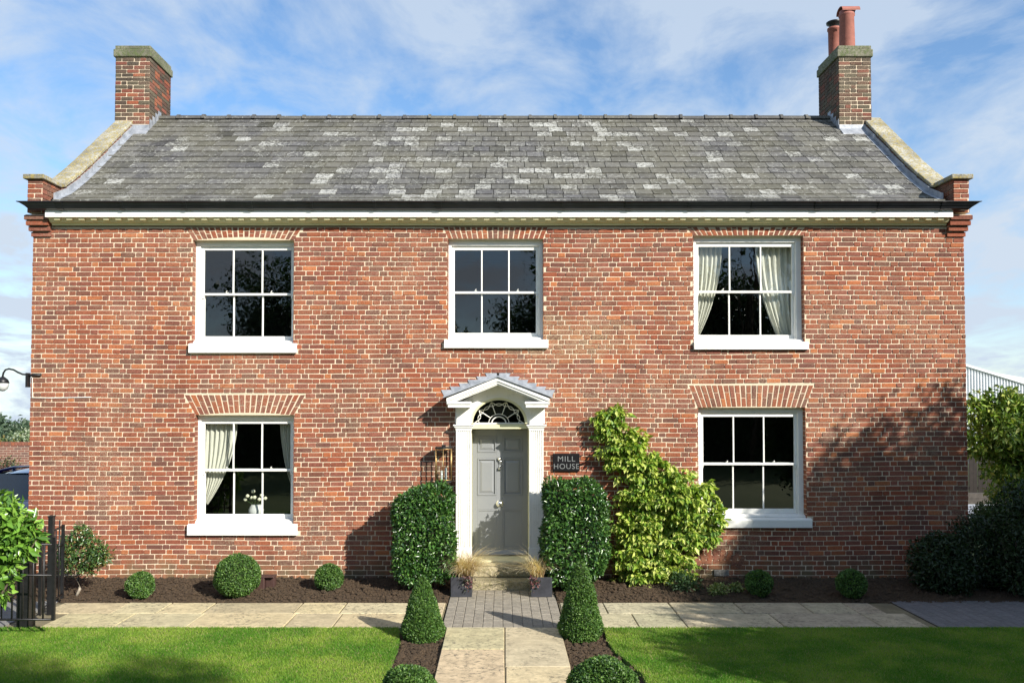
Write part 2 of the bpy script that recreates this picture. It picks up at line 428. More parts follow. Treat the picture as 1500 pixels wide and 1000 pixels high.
M = dict(
    brick=brick_mat(), mortar=mortar_mat(), bside=brick_tex_mat(), slate=slate_mat(), glass=glass_mat(), lead=lead_mat(),
    coping=stone_mat("coping_stone", (.44, .42, .35), (.20, .185, .14), (.36, .28, .07), .75, (.08, .075, .06), 2.4),
    cap=stone_mat("chimney_cap", (.21, .20, .14), (.11, .11, .07), (.10, .13, .04), .8, (.04, .04, .03), 2.6),
    white=paint_mat("white_paint", (.82, .81, .76), .42, (.50, .49, .42)), cream=paint_mat("cream_paint", (.72, .68, .42), .45, (.4, .37, .2)),
    door=paint_mat("grey_door_paint", (.225, .235, .238), .32, (.25, .25, .24)),
    black=simple("black_iron", (.012, .012, .013), .42, 0, .3, 20, .1),
    blackp=simple("black_gutter", (.010, .011, .013), .3, 0, .3, 6, .05),
    slab=attr_stone("york_slab", (.12, .105, .075), stain=1.0, bs=.7), block=attr_stone("block_paver", (.10, .09, .08), sc_=3, stain=.6),
    joint=simple("joint_sand", (.085, .075, .055), .95, 0, .3, 30, .3), tarmac=stone_mat("grey_concrete", (.25, .245, .23), (.19, .185, .17), (.16, .15, .12), .3, (.1, .1, .09)),
    step=stone_mat("step_stone", (.50, .43, .28), (.38, .33, .21), (.24, .22, .09), .55, (.10, .09, .06)),
    soil=soil_mat(), lawn=lawn_mat(), field=terrain_mat(),
    leaf=leaf_mat("leaf", .5, .22), gloss=leaf_mat("glossy_leaf", .28, .12, .6), soft=leaf_mat("soft_leaf", .5, .25),
    dry=leaf_mat("dry_grass", .6, .25, .3), grass=leaf_mat("grass_blade", .6, .3, .3),
    bark=simple("bark", (.11, .085, .06), .9, 0, .35, 25, .8), pbark=simple("pale_bark", (.30, .26, .20), .85, 0, .25, 25, .6),
    terra=simple("terracotta", (.30, .105, .075), .75, 0, .15, 10, .2), darkroom=simple("dark_room", (.035, .033, .03), .9, 0, .2, 3, 0),  # room lining: near-black colour stands in for unlit rooms behind the glass
    brass=simple("brass", (.35, .23, .10), .45, .9, .2, 20, .1), chrome=simple("chrome", (.75, .75, .74), .15, 1.0, .05, 20, 0),
    plate=simple("sign_slate", (.004, .004, .005), .6, 0, .3, 25, .1, .2), letter=simple("letter_paint", (.20, .205, .20), .5, .1, .1, 30, 0),
    trough=simple("slate_trough", (.035, .037, .045), .45, 0, .3, 12, .2),
    cloth=simple("curtain_cloth", (.62, .60, .52), .9, 0, .06, 20, .1), china=simple("china", (.62, .62, .60), .3, 0, .05, 9, 0),
    rose=simple("rose_petals", (.72, .70, .52), .7, 0, .1, 40, 0), carpaint=simple("blue_car_paint", (.005, .014, .14), .2, .3, .05, 8, 0, .6, .8),
    cartrim=simple("car_trim", (.02, .02, .02), .6), tyre=simple("tyre", (.02, .02, .02), .85), rim=simple("rim", (.5, .5, .5), .3, .9),
    lampglass=simple("lamp_glass", (.55, .57, .55), .12, 0, .05, 9, 0), fence=simple("fence_wood_shaded", (.015, .010, .007), .85, 0, .35, 10, .4),  # fence wood: its shade is put into the near-black colour
    sleeper=simple("sleeper_wood", (.065, .055, .045), .9, 0, .3, 8, .5), sheet=simple("white_sheet_metal", (.66, .68, .70), .5, .1, .04, 3, 0),
    ventm=simple("brown_box", (.06, .03, .025), .55, 0, .2, 14, .1), drive=simple("driveway_stone", (.36, .38, .42), .9, 0, .12, 6, .3),
)

# ================================================================== HOUSE
W0, W1 = -7.27, 7.165
house = empty("brick_house", (0, 0, 0), "two storey red brick house with slate roof, sash windows and grey front door", "house")
ZT = at(735, 334).z                       # top of the brick face under the cornice

# windows: pixel edges in the photograph (opening x0,x1, head y, sill-top y, arch)
WIN = [  # x0, x1, head(left,right), sillbottom, sillTop, sill x0,x1, arch top px, splay px
    dict(n='UL', x0=283, x1=431, yh=352, ys=502, yb=517, sx0=278, sx1=435, at=333, sp=12, rise=.05, d=0.0),
    dict(n='UC', x0=656, x1=796, yh=350, ys=497, yb=510, sx0=651, sx1=803, at=331, sp=8, rise=.0, d=0.0),
    dict(n='UR', x0=1015, x1=1177, yh=345, ys=500, yb=512, sx0=1016, sx1=1183, at=330, sp=12, rise=.0, d=0.0),
    dict(n='LL', x0=286, x1=431, yh=608, ys=766, yb=783, sx0=276, sx1=436, at=578, sp=17, rise=.04, d=0.0),
    dict(n='LR', x0=1022, x1=1180, yh=597, ys=758, yb=772, sx0=1035, sx1=1188, at=564, sp=13, rise=.02, d=0.0),
]
for w in WIN:
    w['X0'] = at(w['x0'], w['yh']).x; w['X1'] = at(w['x1'], w['yh']).x
    w['ZH'] = at(700, w['yh']).z; w['ZS'] = at(700, w['ys']).z; w['ZB'] = at(700, w['yb']).z
    w['SX0'] = at(w['sx0'], w['yb']).x; w['SX1'] = at(w['sx1'], w['yb']).x
    w['ZA'] = min(at(700, w['at']).z, ZT - .001); w['SP'] = w['sp'] / 95.0
DX0, DX1 = at(674, 700).x, at(789, 700).x      # opening hidden behind the door surround
DZ = at(735, 606).z; DZ2 = at(735, 584.5).z; DXA, DXB = at(692.5, 600).x, at(769.5, 600).x
DARC = at(735, 583).z

def wob(x, z):
    return .008 * math.sin(x * .9 + z * .7) + .004 * math.sin(x * 2.3 - z * 1.1 + 1.3)

def holes(z):
    """x intervals that the coursed brick must keep clear at height z"""
    out = []
    for w in WIN:
        if w['ZB'] < z < w['ZS'] + .02: out.append((min(w['X0'], w['SX0']) if z < w['ZS'] else w['X0'], max(w['X1'], w['SX1']) if z < w['ZS'] else w['X1']))
        elif w['ZS'] <= z < w['ZH']: out.append((w['X0'], w['X1']))
        elif w['ZH'] <= z < w['ZA'] + .0:
            t = (z - w['ZH']) / max(.01, w['ZA0'] - w['ZH'])
            out.append((w['X0'] - w['SP'] * t, w['X1'] + w['SP'] * t))
    if z < DZ: out.append((DX0, DX1))
    elif z < DZ2: out.append((DXA, DXB))
    out.sort(); return out
for w in WIN: w['ZA0'] = at(700, w['at']).z

RED = [(.285, .094, .052), (.255, .082, .048), (.315, .102, .052), (.22, .076, .052), (.262, .094, .064), (.30, .088, .046)]
DRK = [(.195, .078, .053), (.165, .072, .054), (.21, .082, .054), (.19, .088, .062)]
CHM = [(.085, .064, .050), (.07, .058, .046), (.11, .078, .058), (.12, .068, .050), (.10, .088, .062), (.19, .066, .048)]
ORA = [(.41, .135, .055), (.37, .118, .05), (.45, .16, .066)]
def brick_col(x, z):
    k = R.random()
    damp = mnoise.noise(Vector((x * .5, z * .7, 3.3))) * .16
    if k < .085 + damp * .4: c = R.choice(ORA)
    elif k < .27 - damp: c = R.choice(DRK)
    else: c = R.choice(RED)
    s = R.uniform(.90, 1.10)
    return tuple(min(.6, q * s) for q in c)

def put_brick(mb, x0, x1, z0, z1, yf=0.0, dz=0.0, col=None, jit=.004):
    """one worn brick: an eight-sided face standing proud of the joints"""
    j = lambda a=jit: R.uniform(-a, a)
    r = R.uniform(.004, .010)
    y = yf + R.uniform(-.003, .003); yb = yf + .02
    x0 += j(); x1 += j(); z0 += j(.0018); z1 += j(.0018)
    tilt = R.uniform(-.0025, .0025)
    pts = [(x0 + r, z0), (x1 - r, z0 + tilt), (x1, z0 + r + tilt), (x1, z1 - r + tilt), (x1 - r, z1 + tilt), (x0 + r, z1), (x0, z1 - r), (x0, z0 + r)]
    pts = [(a + j(.0012), b + j(.0012)) for a, b in pts]
    W = [wob(a, b) * dz for a, b in pts]
    e = .0035
    cx_, cz_ = (x0 + x1) / 2, (z0 + z1) / 2
    f0 = [(a + (e if a < cx_ else -e), y - .003, b + w_ + (e if b < cz_ else -e)) for (a, b), w_ in zip(pts, W)]
    f1 = [(a, y + .003, b + w_) for (a, b), w_ in zip(pts, W)]
    f2 = [(a, yb, b + w_) for (a, b), w_ in zip(pts, W)]
    fs = [tuple(range(8))] + [(i, 8 + i, 8 + (i + 1) % 8, (i + 1) % 8) for i in range(8)] + [(8 + i, 16 + i, 16 + (i + 1) % 8, 8 + (i + 1) % 8) for i in range(8)]
    mb.add(f0 + f1 + f2, fs, col or brick_col(cx_, cz_))

wall = MB()
COURSE, MJ = .0752, .0112
z = -.10; row = 0
while z < ZT:
    z1 = min(z + COURSE - MJ, ZT + .02)
    zm = (z + z1) / 2
    hs = holes(zm)
    segs = []; cur = W0
    for a, b in hs:
        if a > cur: segs.append((cur, a))
        cur = max(cur, b)
    segs.append((cur, W1))
    # mostly Flemish bond, with a few stretcher courses as old repairs do
    off = (0 if row % 2 == 0 else .172)
    x = W0 - off; hd = False
    bricks = []
    nb_ = 0
    while x < W1:
        L = (.230 if not hd else .114)
        jx = R.uniform(-.009, .009)
        if R.random() < .03: hd = not hd
        x_e = x + L
        bricks.append((x + (bricks and jl_ or 0), x_e - MJ + jx)); jl_ = jx; x = x_e; hd = not hd
    for a, b in segs:
        for (p, q) in bricks:
            p1, q1 = max(p, a + (.004 if a > W0 else 0)), min(q, b - (.004 if b < W1 else 0))
            if q1 - p1 > .035: put_brick(wall, p1, q1, z, z1, 0, 1.0)
    z += COURSE; row += 1
# voussoirs
def arch(w):
    n = int(round((w['X1'] - w['X0']) / .0765))
    zh, za = w['ZH'], w['ZA0']
    for i in range(n):
        def px_(t, zz):
            k = (zz - zh) / (za - zh)
            c = (w['X0'] + w['X1']) / 2; hw = (w['X1'] - w['X0']) / 2 + w['SP'] * k
            return c - hw + 2 * hw * t
        t0, t1 = i / n + .004, (i + 1) / n - .004
        tm = (t0 + t1) / 2
        lift = w['rise'] * (1 - (2 * tm - 1) ** 2)
        zb = zh + lift
        zc = zb + (za - zb) * (R.uniform(.36, .42) if i % 2 else R.uniform(.62, .68))
        for (q0, q1) in ((zb + .003, zc - .005), (zc + .005, za - .004)):
            q1 = min(q1, ZT + .01)
            if q1 - q0 < .02: continue
            y = R.uniform(-.003, .003); g = .004
            vs = [(px_(t0, q0) + g, y, q0), (px_(t1, q0) - g, y, q0), (px_(t1, q1) - g, y, q1), (px_(t0, q1) + g, y, q1)]
            vs = [(a + R.uniform(-.002, .002), b, c + R.uniform(-.002, .002)) for a, b, c in vs]
            vb = [(a, .02, c) for a, b, c in vs]
            wall.add(vs + vb, [(0, 1, 2, 3), (0, 4, 5, 1), (1, 5, 6, 2), (2, 6, 7, 3), (3, 7, 4, 0)], brick_col(vs[0][0], q0) if R.random() > .35 else R.choice(RED))
for w in WIN: arch(w)
# small relieving arch low on the right
xa, xb = at(1012, 820).x, at(1085, 820).x
for i in range(9):
    t = i / 8; a = (t - .5) * 1.0
    cx_, cz_ = (xa + xb) / 2 + math.sin(a) * .80, at(735, 822).z - .80 + math.cos(a) * .80 + .09
    dx, dzz = math.sin(a), math.cos(a); nx, nz = dzz, -dx
    h, wd = .10, .032
    vs = [(cx_ - nx * wd - dx * h, -.006, cz_ - nz * wd - dzz * h), (cx_ + nx * wd - dx * h, -.006, cz_ + nz * wd - dzz * h), (cx_ + nx * wd + dx * h, -.006, cz_ + nz * wd + dzz * h), (cx_ - nx * wd + dx * h, -.006, cz_ - nz * wd + dzz * h)]
    wall.add(vs + [(a_, .02, c_) for a_, b_, c_ in vs], [(0, 1, 2, 3), (0, 4, 5, 1), (1, 5, 6, 2), (2, 6, 7, 3), (3, 7, 4, 0)], R.choice(RED))
# joint sheet (mortar) with the openings left out
ys_m = .0055
zs = sorted({-.12, ZT + .02, DZ, DZ2} | {w['ZB'] for w in WIN} | {w['ZS'] for w in WIN} | {w['ZH'] for w in WIN} | {w['ZH'] + w['rise'] for w in WIN})
for za, zb in zip(zs[:-1], zs[1:]):
    zm = (za + zb) / 2; cur = W0 + .004; hs = []
    for w in WIN:
        if w['ZB'] < zm < w['ZS']: hs.append((max(w['X0'], w['SX0']), min(w['X1'], w['SX1'])))
        elif w['ZS'] <= zm < w['ZH']: hs.append((w['X0'], w['X1']))
    if zm < DZ: hs.append((DX0, DX1))
    elif zm < DZ2: hs.append((DXA, DXB))
    for a, b in sorted(hs) + [(W1 - .004, W1)]:
        wall.add([(cur, ys_m, za), (a, ys_m, za), (a, ys_m, zb), (cur, ys_m, zb)], [(0, 1, 2, 3)], (1, 1, 1), 1)
        cur = b
# reveals: bricks that turn into the openings
def reveal(X, zb, zt, s, dep=.215):
    # s = +1: the face looks to +x (left jamb), -1: right jamb
    wall.add([(X, ys_m, zb), (X, dep, zb), (X, dep, zt), (X, ys_m, zt)], [(0, 1, 2, 3) if s < 0 else (3, 2, 1, 0)], (1, 1, 1), 1)
    zz = zb + .005; k = 0
    while zz < zt:
        segs_ = [(.0, .095), (.108, .21)] if k % 2 else [(.0, .205)]
        for a, b in segs_:
            x0_, x1_ = (X - .004, X + .006) if s > 0 else (X - .006, X + .004)
            wall.box(x0_, x1_, a + .001, b, zz, min(zz + .063, zt), brick_col(X, zz))
        zz += COURSE; k += 1
for w in WIN:
    reveal(w['X0'], w['ZS'] - .02, w['ZH'] + .002, 1); reveal(w['X1'], w['ZS'] - .02, w['ZH'] + .002, -1)
    # soffit
    wall.add([(w['X0'], .0, w['ZH'] + .004), (w['X1'], .0, w['ZH'] + .004), (w['X1'], .3, w['ZH'] + .004), (w['X0'], .3, w['ZH'] + .004)], [(0, 1, 2, 3)], (1, 1, 1), 1)
wall.build("front_wall", [M['brick'], M['mortar']], house)

# roof profile in (y,z)
EZ = at(735, 297, -.24).z
RIDGE_Y = 3.3
RZ = at(735, 174, RIDGE_Y).z
PROF = [(-.26, EZ), (.10, EZ + .115), (.45, EZ + .30), (.85, EZ + .575), (1.25, EZ + .87), (RIDGE_Y, RZ)]
def prof_at(s):
    """point at distance s up the slope"""
    for (a, b) in zip(PROF[:-1], PROF[1:]):
        L = math.hypot(b[0] - a[0], b[1] - a[1])
        if s <= L or b is PROF[-1]:
            t = s / L; return (a[0] + (b[0] - a[0]) * t, a[1] + (b[1] - a[1]) * t, (b[0] - a[0]) / L, (b[1] - a[1]) / L)
        s -= L
PL = sum(math.hypot(b[0] - a[0], b[1] - a[1]) for a, b in zip(PROF[:-1], PROF[1:]))
def roofz(y):
    for a, b in zip(PROF[:-1], PROF[1:]):
        if y <= b[0]: return a[1] + (b[1] - a[1]) * (y - a[0]) / (b[0] - a[0])
    return RZ

# side, back and inner walls
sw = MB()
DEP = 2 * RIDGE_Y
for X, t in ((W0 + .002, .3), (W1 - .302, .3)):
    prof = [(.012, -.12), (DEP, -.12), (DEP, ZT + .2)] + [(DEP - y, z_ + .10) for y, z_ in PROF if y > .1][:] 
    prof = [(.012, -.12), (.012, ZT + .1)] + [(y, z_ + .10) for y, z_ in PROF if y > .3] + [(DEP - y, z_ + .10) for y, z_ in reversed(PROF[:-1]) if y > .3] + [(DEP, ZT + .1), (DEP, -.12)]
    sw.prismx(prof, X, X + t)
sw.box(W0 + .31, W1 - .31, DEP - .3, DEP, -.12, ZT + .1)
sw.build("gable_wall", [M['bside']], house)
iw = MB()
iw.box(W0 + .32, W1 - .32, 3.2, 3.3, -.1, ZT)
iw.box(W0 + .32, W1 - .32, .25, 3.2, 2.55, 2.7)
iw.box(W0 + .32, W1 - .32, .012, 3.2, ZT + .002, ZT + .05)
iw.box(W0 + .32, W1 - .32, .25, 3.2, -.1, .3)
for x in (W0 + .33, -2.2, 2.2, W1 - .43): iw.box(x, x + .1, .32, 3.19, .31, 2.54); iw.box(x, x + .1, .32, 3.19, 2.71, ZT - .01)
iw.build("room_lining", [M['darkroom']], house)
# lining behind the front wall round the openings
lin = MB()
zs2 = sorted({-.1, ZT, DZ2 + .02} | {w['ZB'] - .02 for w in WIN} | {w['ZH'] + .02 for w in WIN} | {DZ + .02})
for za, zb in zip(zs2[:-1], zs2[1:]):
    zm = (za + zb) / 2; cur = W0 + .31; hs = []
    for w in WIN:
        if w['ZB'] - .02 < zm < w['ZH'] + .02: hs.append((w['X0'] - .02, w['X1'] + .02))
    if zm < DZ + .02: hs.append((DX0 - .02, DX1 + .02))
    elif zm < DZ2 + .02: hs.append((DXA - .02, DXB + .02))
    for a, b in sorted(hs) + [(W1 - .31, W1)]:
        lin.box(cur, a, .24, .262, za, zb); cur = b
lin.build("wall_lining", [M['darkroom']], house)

# slates
roof = MB()
RX0, RX1 = W0 + .30, W1 - .30
deck = [(y, z_ - .03) for y, z_ in PROF]
for (a, b) in zip(deck[:-1], deck[1:]):
    roof.add([(RX0, a[0], a[1]), (RX1, a[0], a[1]), (RX1, b[0], b[1]), (RX0, b[0], b[1])], [(0, 1, 2, 3)], (.05, .05, .05, 0), 0)
back = [(DEP - y, z_ - .012) for y, z_ in PROF]
for (a, b) in zip(back[:-1], back[1:]):
    roof.add([(RX0, a[0], a[1]), (RX1, a[0], a[1]), (RX1, b[0], b[1]), (RX0, b[0], b[1])], [(3, 2, 1, 0)], (.09, .09, .095, 0), 0)
nrow = int(PL / .232); ex = PL / nrow
for r in range(nrow):
    s0 = r * ex; s1 = min(PL, s0 + ex * 1.12)
    y0, z0, ty, tz = prof_at(s0); y1, z1, _, _ = prof_at(s1)
    x = RX0 - (.14 if r % 2 else 0) - R.uniform(0, .05)
    while x < RX1:
        wd = R.uniform(.262, .305)
        a, b = max(x + .0055, RX0), min(x + wd - .0055, RX1)
        x += wd
        if b - a < .03: continue
        v = R.uniform(.072, .135); tint = R.uniform(-.006, .008)
        k = mnoise.noise(Vector(((a + b) * .22, s0 * .75, 9.1)))
        cx_ = (a + b) / 2
        mid = math.exp(-((cx_ - .3) / 3.2) ** 2) * .38
        q = R.random()
        lic = R.uniform(.0, .35)
        if q < .04 + mid * .60 + max(0, k) * .20: lic = R.uniform(.5, .95)
        if q > .97: v *= .55
        e0, e1 = R.uniform(-.006, .004), R.uniform(-.006, .004)
        th = .011; lift = .012 + R.uniform(0, .004)
        tw = R.uniform(-.002, .002)
        nz_, ny_ = ty, -tz
        lo = lambda X, h, e: (X, y0 + ny_ * h + ty * e, z0 + nz_ * h + tz * e)
        hi = lambda X, h: (X, y1 + ny_ * h, z1 + nz_ * h)
        vs = [lo(a, lift + th + tw, e0), lo(b, lift + th - tw, e1), hi(b, .006), hi(a, .006), lo(a, lift + tw - .012, e0), lo(b, lift - tw - .012, e1), hi(b, -.01), hi(a, -.01)]
        roof.add(vs, [(0, 1, 2, 3), (0, 4, 5, 1), (1, 5, 6, 2), (3, 7, 4, 0)], (v, v * .985, v * .955 + tint, lic))
        le = R.uniform(.25, .75)                 # lichen creeps in from the lower edge and one side
        nb_ = len(roof.c) - 8
        for q_, add_ in ((0, le), (1, le * R.random()), (2, -.15), (3, R.uniform(-.2, .2)), (4, le), (5, le)):
            c_ = roof.c[nb_ + q_]; roof.c[nb_ + q_] = (c_[0], c_[1], c_[2], max(0, c_[3] + add_ * .5))
rf = roof.build("roof", [M['slate']], house)
# ridge tiles
rg = MB()
x = at(228, 172, RIDGE_Y).x; xe = at(1218, 172, RIDGE_Y).x
n = 27; L = (xe - x) / n
for i in range(n):
    a, b = x + i * L, x + (i + 1) * L
    dz_ = R.uniform(-.006, .006)
    for (p, q, r_) in ((a, b - .045, .085), (b - .05, b + .006, .105)):
        vs = []; m_ = 9
        for X in (p, q):
            for k in range(m_):
                an = PI * k / (m_ - 1)
                vs.append((X, RIDGE_Y - math.cos(an) * r_ * 1.15, RZ - .03 + dz_ + math.sin(an) * r_))
        rg.add(vs, [(k, k + 1, m_ + k + 1, m_ + k) for k in range(m_ - 1)], (.075, .075, .08, R.uniform(0, .3)), 0, True)
        rg.add([vs[k] for k in range(m_)], [tuple(range(m_))], (.07, .07, .075, 0)); rg.add([vs[m_ + k] for k in range(m_)], [tuple(range(m_ - 1, -1, -1))], (.07, .07, .075, 0))
rg.build("ridge_tile", [M['slate']], rf)

# ---- cornice, fascia, gutter
ZF0, ZF1 = at(735, 318, -.21).z, at(735, 306, -.21).z
FX0, FX1 = at(66, 312, -.21).x, at(1396, 308, -.21).x
co = MB()
co.prismx([(-.21, ZF0), (-.21, ZF1 + .02), (-.0, ZF1 + .02), (-.0, ZF0)], FX0, FX1)
co.build("fascia_board", [M['white']], house, .004)
dn = MB()
ZD = at(735, 331).z
dn.prismx([(-.155, ZF0 - .0015), (-.02, ZF0 - .0015), (-.02, ZD), (-.045, ZD), (-.055, ZD + .03), (-.10, ZD + .035)], FX0 + .02, FX1 - .02)
x = FX0 + .12
while x < FX1 - .1:
    dn.prismx([(-.19, ZF0 - .002), (-.17, ZF0 - .036), (-.105, ZD + .055), (-.085, ZD + .042), (-.1, ZF0 - .002)], x, x + .085)
    x += .188
dn.build("dentil_cornice", [M['cream']], house)
gt = MB()
GZ = EZ - .005
gp = [(-.24, GZ - .105), (-.275, GZ - .09), (-.285, GZ - .06), (-.30, GZ - .045), (-.315, GZ - .01), (-.335, GZ), (-.335, GZ + .012), (-.20, GZ + .012), (-.20, GZ - .105)]
GX0, GX1 = at(44, 300, -.3).x, at(1418, 300, -.3).x
gt.prismx(gp, GX0, GX1)
for X, Xe, s in ((GX0 - .001, at(25, 301, -.3).x, -1), (GX1 + .001, at(1437, 301, -.3).x, 1)):
    e = Xe - X
    tap = [0.15, .25, .4, .5, .8, 1.0, 1.0, 1.0, .15]
    pr = gp
    if s < 0: gt.prismx(pr, 0, 0, x0s=[X + e * t for t in tap], x1s=[X] * 9)
    else: gt.prismx(pr, 0, 0, x0s=[X] * 9, x1s=[X + e * t for t in tap])
for i in range(15):      # brackets and joints
    x = GX0 + .4 + i * (GX1 - GX0 - .8) / 14
    gt.prismx([(y - .006, z_ - .005) for y, z_ in gp], x, x + (.05 if i % 3 else .09))
gt.build("gutter", [M['blackp']], house, .003)

# ---- kneelers, corbels, coping
def bricks_face(mb, x0, x1, z0, z1, yf, seed=0, dark=.4, pal=None):
    zz = z0; k = seed
    while zz < z1 - .03:
        zt = min(zz + COURSE - MJ, z1)
        x = x0; nn_ = 0
        while x < x1:
            L = (.105 if k % 2 else .215) if nn_ == 0 else R.choice([.215, .215, .105])
            L += R.uniform(-.01, .01); nn_ += 1
            a, b = max(x, x0), min(x + L, x1)
            if b - a > .02: put_brick(mb, a, b, zz, zt, yf, 0, R.choice(pal or DRK) if R.random() < dark else R.choice(RED))
            x += L + MJ
        zz += COURSE; k += 1
def bricks_side(mb, X, s, y0, y1, z0, z1, dark=.5, pal=None):
    zz = z0; k = 0
    while zz < z1 - .03:
        zt = min(zz + COURSE - MJ, z1)
        y = y0 + (.006 if k % 2 else -.1)
        while y < y1:
            L = .215 if R.random() < .6 else .105
            a, b = max(y, y0), min(y + L, y1)
            if b - a > .02:
                c = R.choice(pal or DRK) if R.random() < dark else R.choice(RED)
                mb.box(X - .004 if s > 0 else X - .006, X + .006 if s > 0 else X + .004, a, b, zz + R.uniform(-.002, .002), zt, c)
            y += L + MJ
        zz += COURSE; k += 1
for s, X, xin in ((1, W0 - .03, at(62, 270, -.12).x), (-1, W1 + .03, at(1397, 270, -.12).x)):
    pk = MB(); cp = MB()
    xo = X
    zb, zt = EZ - .12, at(735, 263, -.12).z
    a, b = min(xo, xin), max(xo, xin)
    pk.box(a + .006, b - .006, -.112, .72, zb, zt, (1, 1, 1), 1)
    bricks_face(pk, a, b, zb, zt, -.118)
    bricks_side(pk, xin, s, -.105, .7, zb, zt)
    bricks_side(pk, xo, -s, -.105, .7, zb, zt)
    cp.box(a - .05, b + .045, -.17, .40, zt + .002, zt + .075)
    # corbel courses below the gutter
    for k in range(4):
        out = [.03, .075, .12, .15][k]
        z0_ = at(735, 345).z + k * .08 - .02
        aa, bb = (W0 - out * .4, W0 + .30) if s > 0 else (W1 - .30, W1 + out * .4)
        if s > 0: bb = min(bb, FX0 - .005)
        else: aa = max(aa, FX1 + .005)
        pk.box(aa, bb, -out, -.008, z0_, z0_ + .065, R.choice(RED if k < 3 else DRK))
        pk.box(aa + .01, bb - .01, -out + .02, -.009, z0_ + .0655, z0_ + .0795, (1, 1, 1), 1)
    # sloping coping stones, following the roof from kneeler to chimney
    ys = [.42, .62, .85, 1.25, 1.8, 2.35, 2.92]
    ci, cw = (X - .02 * s), .33
    for y0_, y1_ in zip(ys[:-1], ys[1:]):
        z0_, z1_ = roofz(y0_) + .19, roofz(y1_) + .19
        if y0_ < .6: z0_ = max(z0_, zt + .01); 
        xa_, xb_ = sorted((ci, ci + s * cw)); g = .004
        dz_ = R.uniform(-.004, .006)
        cp.hexa([(xa_, y0_ + g, z0_ - .07 + dz_), (xb_, y0_ + g, z0_ - .07 + dz_), (xb_, y1_ - g, z1_ - .07 + dz_), (xa_, y1_ - g, z1_ - .07 + dz_),
                 (xa_, y0_ + g, z0_ + dz_), (xb_, y0_ + g, z0_ + dz_), (xb_, y1_ - g, z1_ + dz_), (xa_, y1_ - g, z1_ + dz_)])
    pk.build("kneeler", [M['brick'], M['mortar']], house)
    cp.build("coping", [M['coping']], house, .012)
LD = {}
for s, xin in ((1, W0 + .30), (-1, W1 - .30)):
    ld = LD[s] = MB()
    ys = [.02, .42, .85, 1.25, 1.8, 2.35, 2.85]
    for i, (y0_, y1_) in enumerate(zip(ys[:-1], ys[1:])):
        z0_, z1_ = roofz(y0_), roofz(y1_)
        o = .004 * (i % 2)
        x0_, x1_ = sorted((xin - s * .004, xin + s * (.012 + o)))
        ld.hexa([(x0_, y0_, z0_ + .0), (x1_, y0_, z0_ + .0), (x1_, y1_ + .03, z1_ + .0), (x0_, y1_ + .03, z1_ + .0),
                 (x0_, y0_, z0_ + .125), (x1_, y0_, z0_ + .125), (x1_, y1_ + .03, z1_ + .125), (x0_, y1_ + .03, z1_ + .125)])
        x0_, x1_ = sorted((xin + s * .013, xin + s * .085))
        ld.hexa([(x0_, y0_, z0_ + .022), (x1_, y0_, z0_ + .022), (x1_, y1_, z1_ + .022), (x0_, y1_, z1_ + .022),
                 (x0_, y0_, z0_ + .030), (x1_, y0_, z0_ + .030), (x1_, y1_, z1_ + .030), (x0_, y1_, z1_ + .030)])

# ---- chimneys
def chimney(pa, pb, ptop, s, dark):
    """pa,pb pixel edges of the front face"""
    yf = 2.80; yb = 3.80
    xa, xb = at(pa, 130, yf).x, at(pb, 130, yf).x
    zt = at(735, 84, yf).z; zb = roofz(yf) - .25
    c = MB()
    c.box(xa + .006, xb - .006, yf + .006, yb, zb, zt, (1, 1, 1), 1)
    pal = (DRK if dark > .6 else RED)
    bricks_face(c, xa, xb, zb, zt, yf, 0, dark, CHM)
    bricks_side(c, xb, 1, yf + .004, yb, zb, zt, dark, CHM)
    bricks_side(c, xa, -1, yf + .004, yb, zb, zt, dark, CHM)
    o = c.build("chimney", [M['brick'], M['mortar']], rf)
    k = MB()
    zc = at(735, 67, yf).z
    k.box(xa - .035, xb + .035, yf - .035, yb + .035, zt + .001, zt + (zc - zt) * .66)
    k.box(xa - .012, xb + .012, yf - .012, yb + .012, zt + (zc - zt) * .66 + .001, zc)
    k.build("chimney_cap", [M['cap']], rf, .015)
    # lead apron
    ld = LD[s]
    z0_ = roofz(yf)
    ld.box(xa - .004, xb + .004, yf - .010, yf - .001, z0_ - .06, z0_ + .11)
    ld.hexa([(xa, yf - .18, roofz(yf - .18) + .02), (xb + .02, yf - .18, roofz(yf - .18) + .02), (xb + .02, yf - .01, z0_ + .02), (xa, yf - .01, z0_ + .02),
             (xa, yf - .18, roofz(yf - .18) + .032), (xb + .02, yf - .18, roofz(yf - .18) + .032), (xb + .02, yf - .01, z0_ + .034), (xa, yf - .01, z0_ + .034)])
    X = xb if s > 0 else xa
    for i in range(4):
        y0_, y1_ = yf + i * .13, yf + (i + 1) * .13
        x0_, x1_ = sorted((X + s * .009, X + s * .014))
        ld.box(x0_, x1_, y0_, y1_ + .01, roofz(y0_) - .02, roofz(y1_) + .12)
    return xa, xb, zc
chimney(169, 219, 66, 1, .8)
xa, xb, zc = chimney(1229, 1276, 67, -1, 1.0)
for ld in LD.values(): ld.build("lead_flashing", [M['lead']], house)
# chimney pots
p = MB()
px_ = at(1240.5, 40, 3.0).x
zt = at(735, 17, 3.0).z
r = .145
p.lathe([(r * .95, zc), (r, zc + .02), (r * .92, zt - .12), (r * 1.02, zt - .10), (r * 1.02, zt - .06), (r * .93, zt - .05), (r * .93, zt), (r * .8, zt), (r * .8, zt - .3)], px_, 3.0, 28)
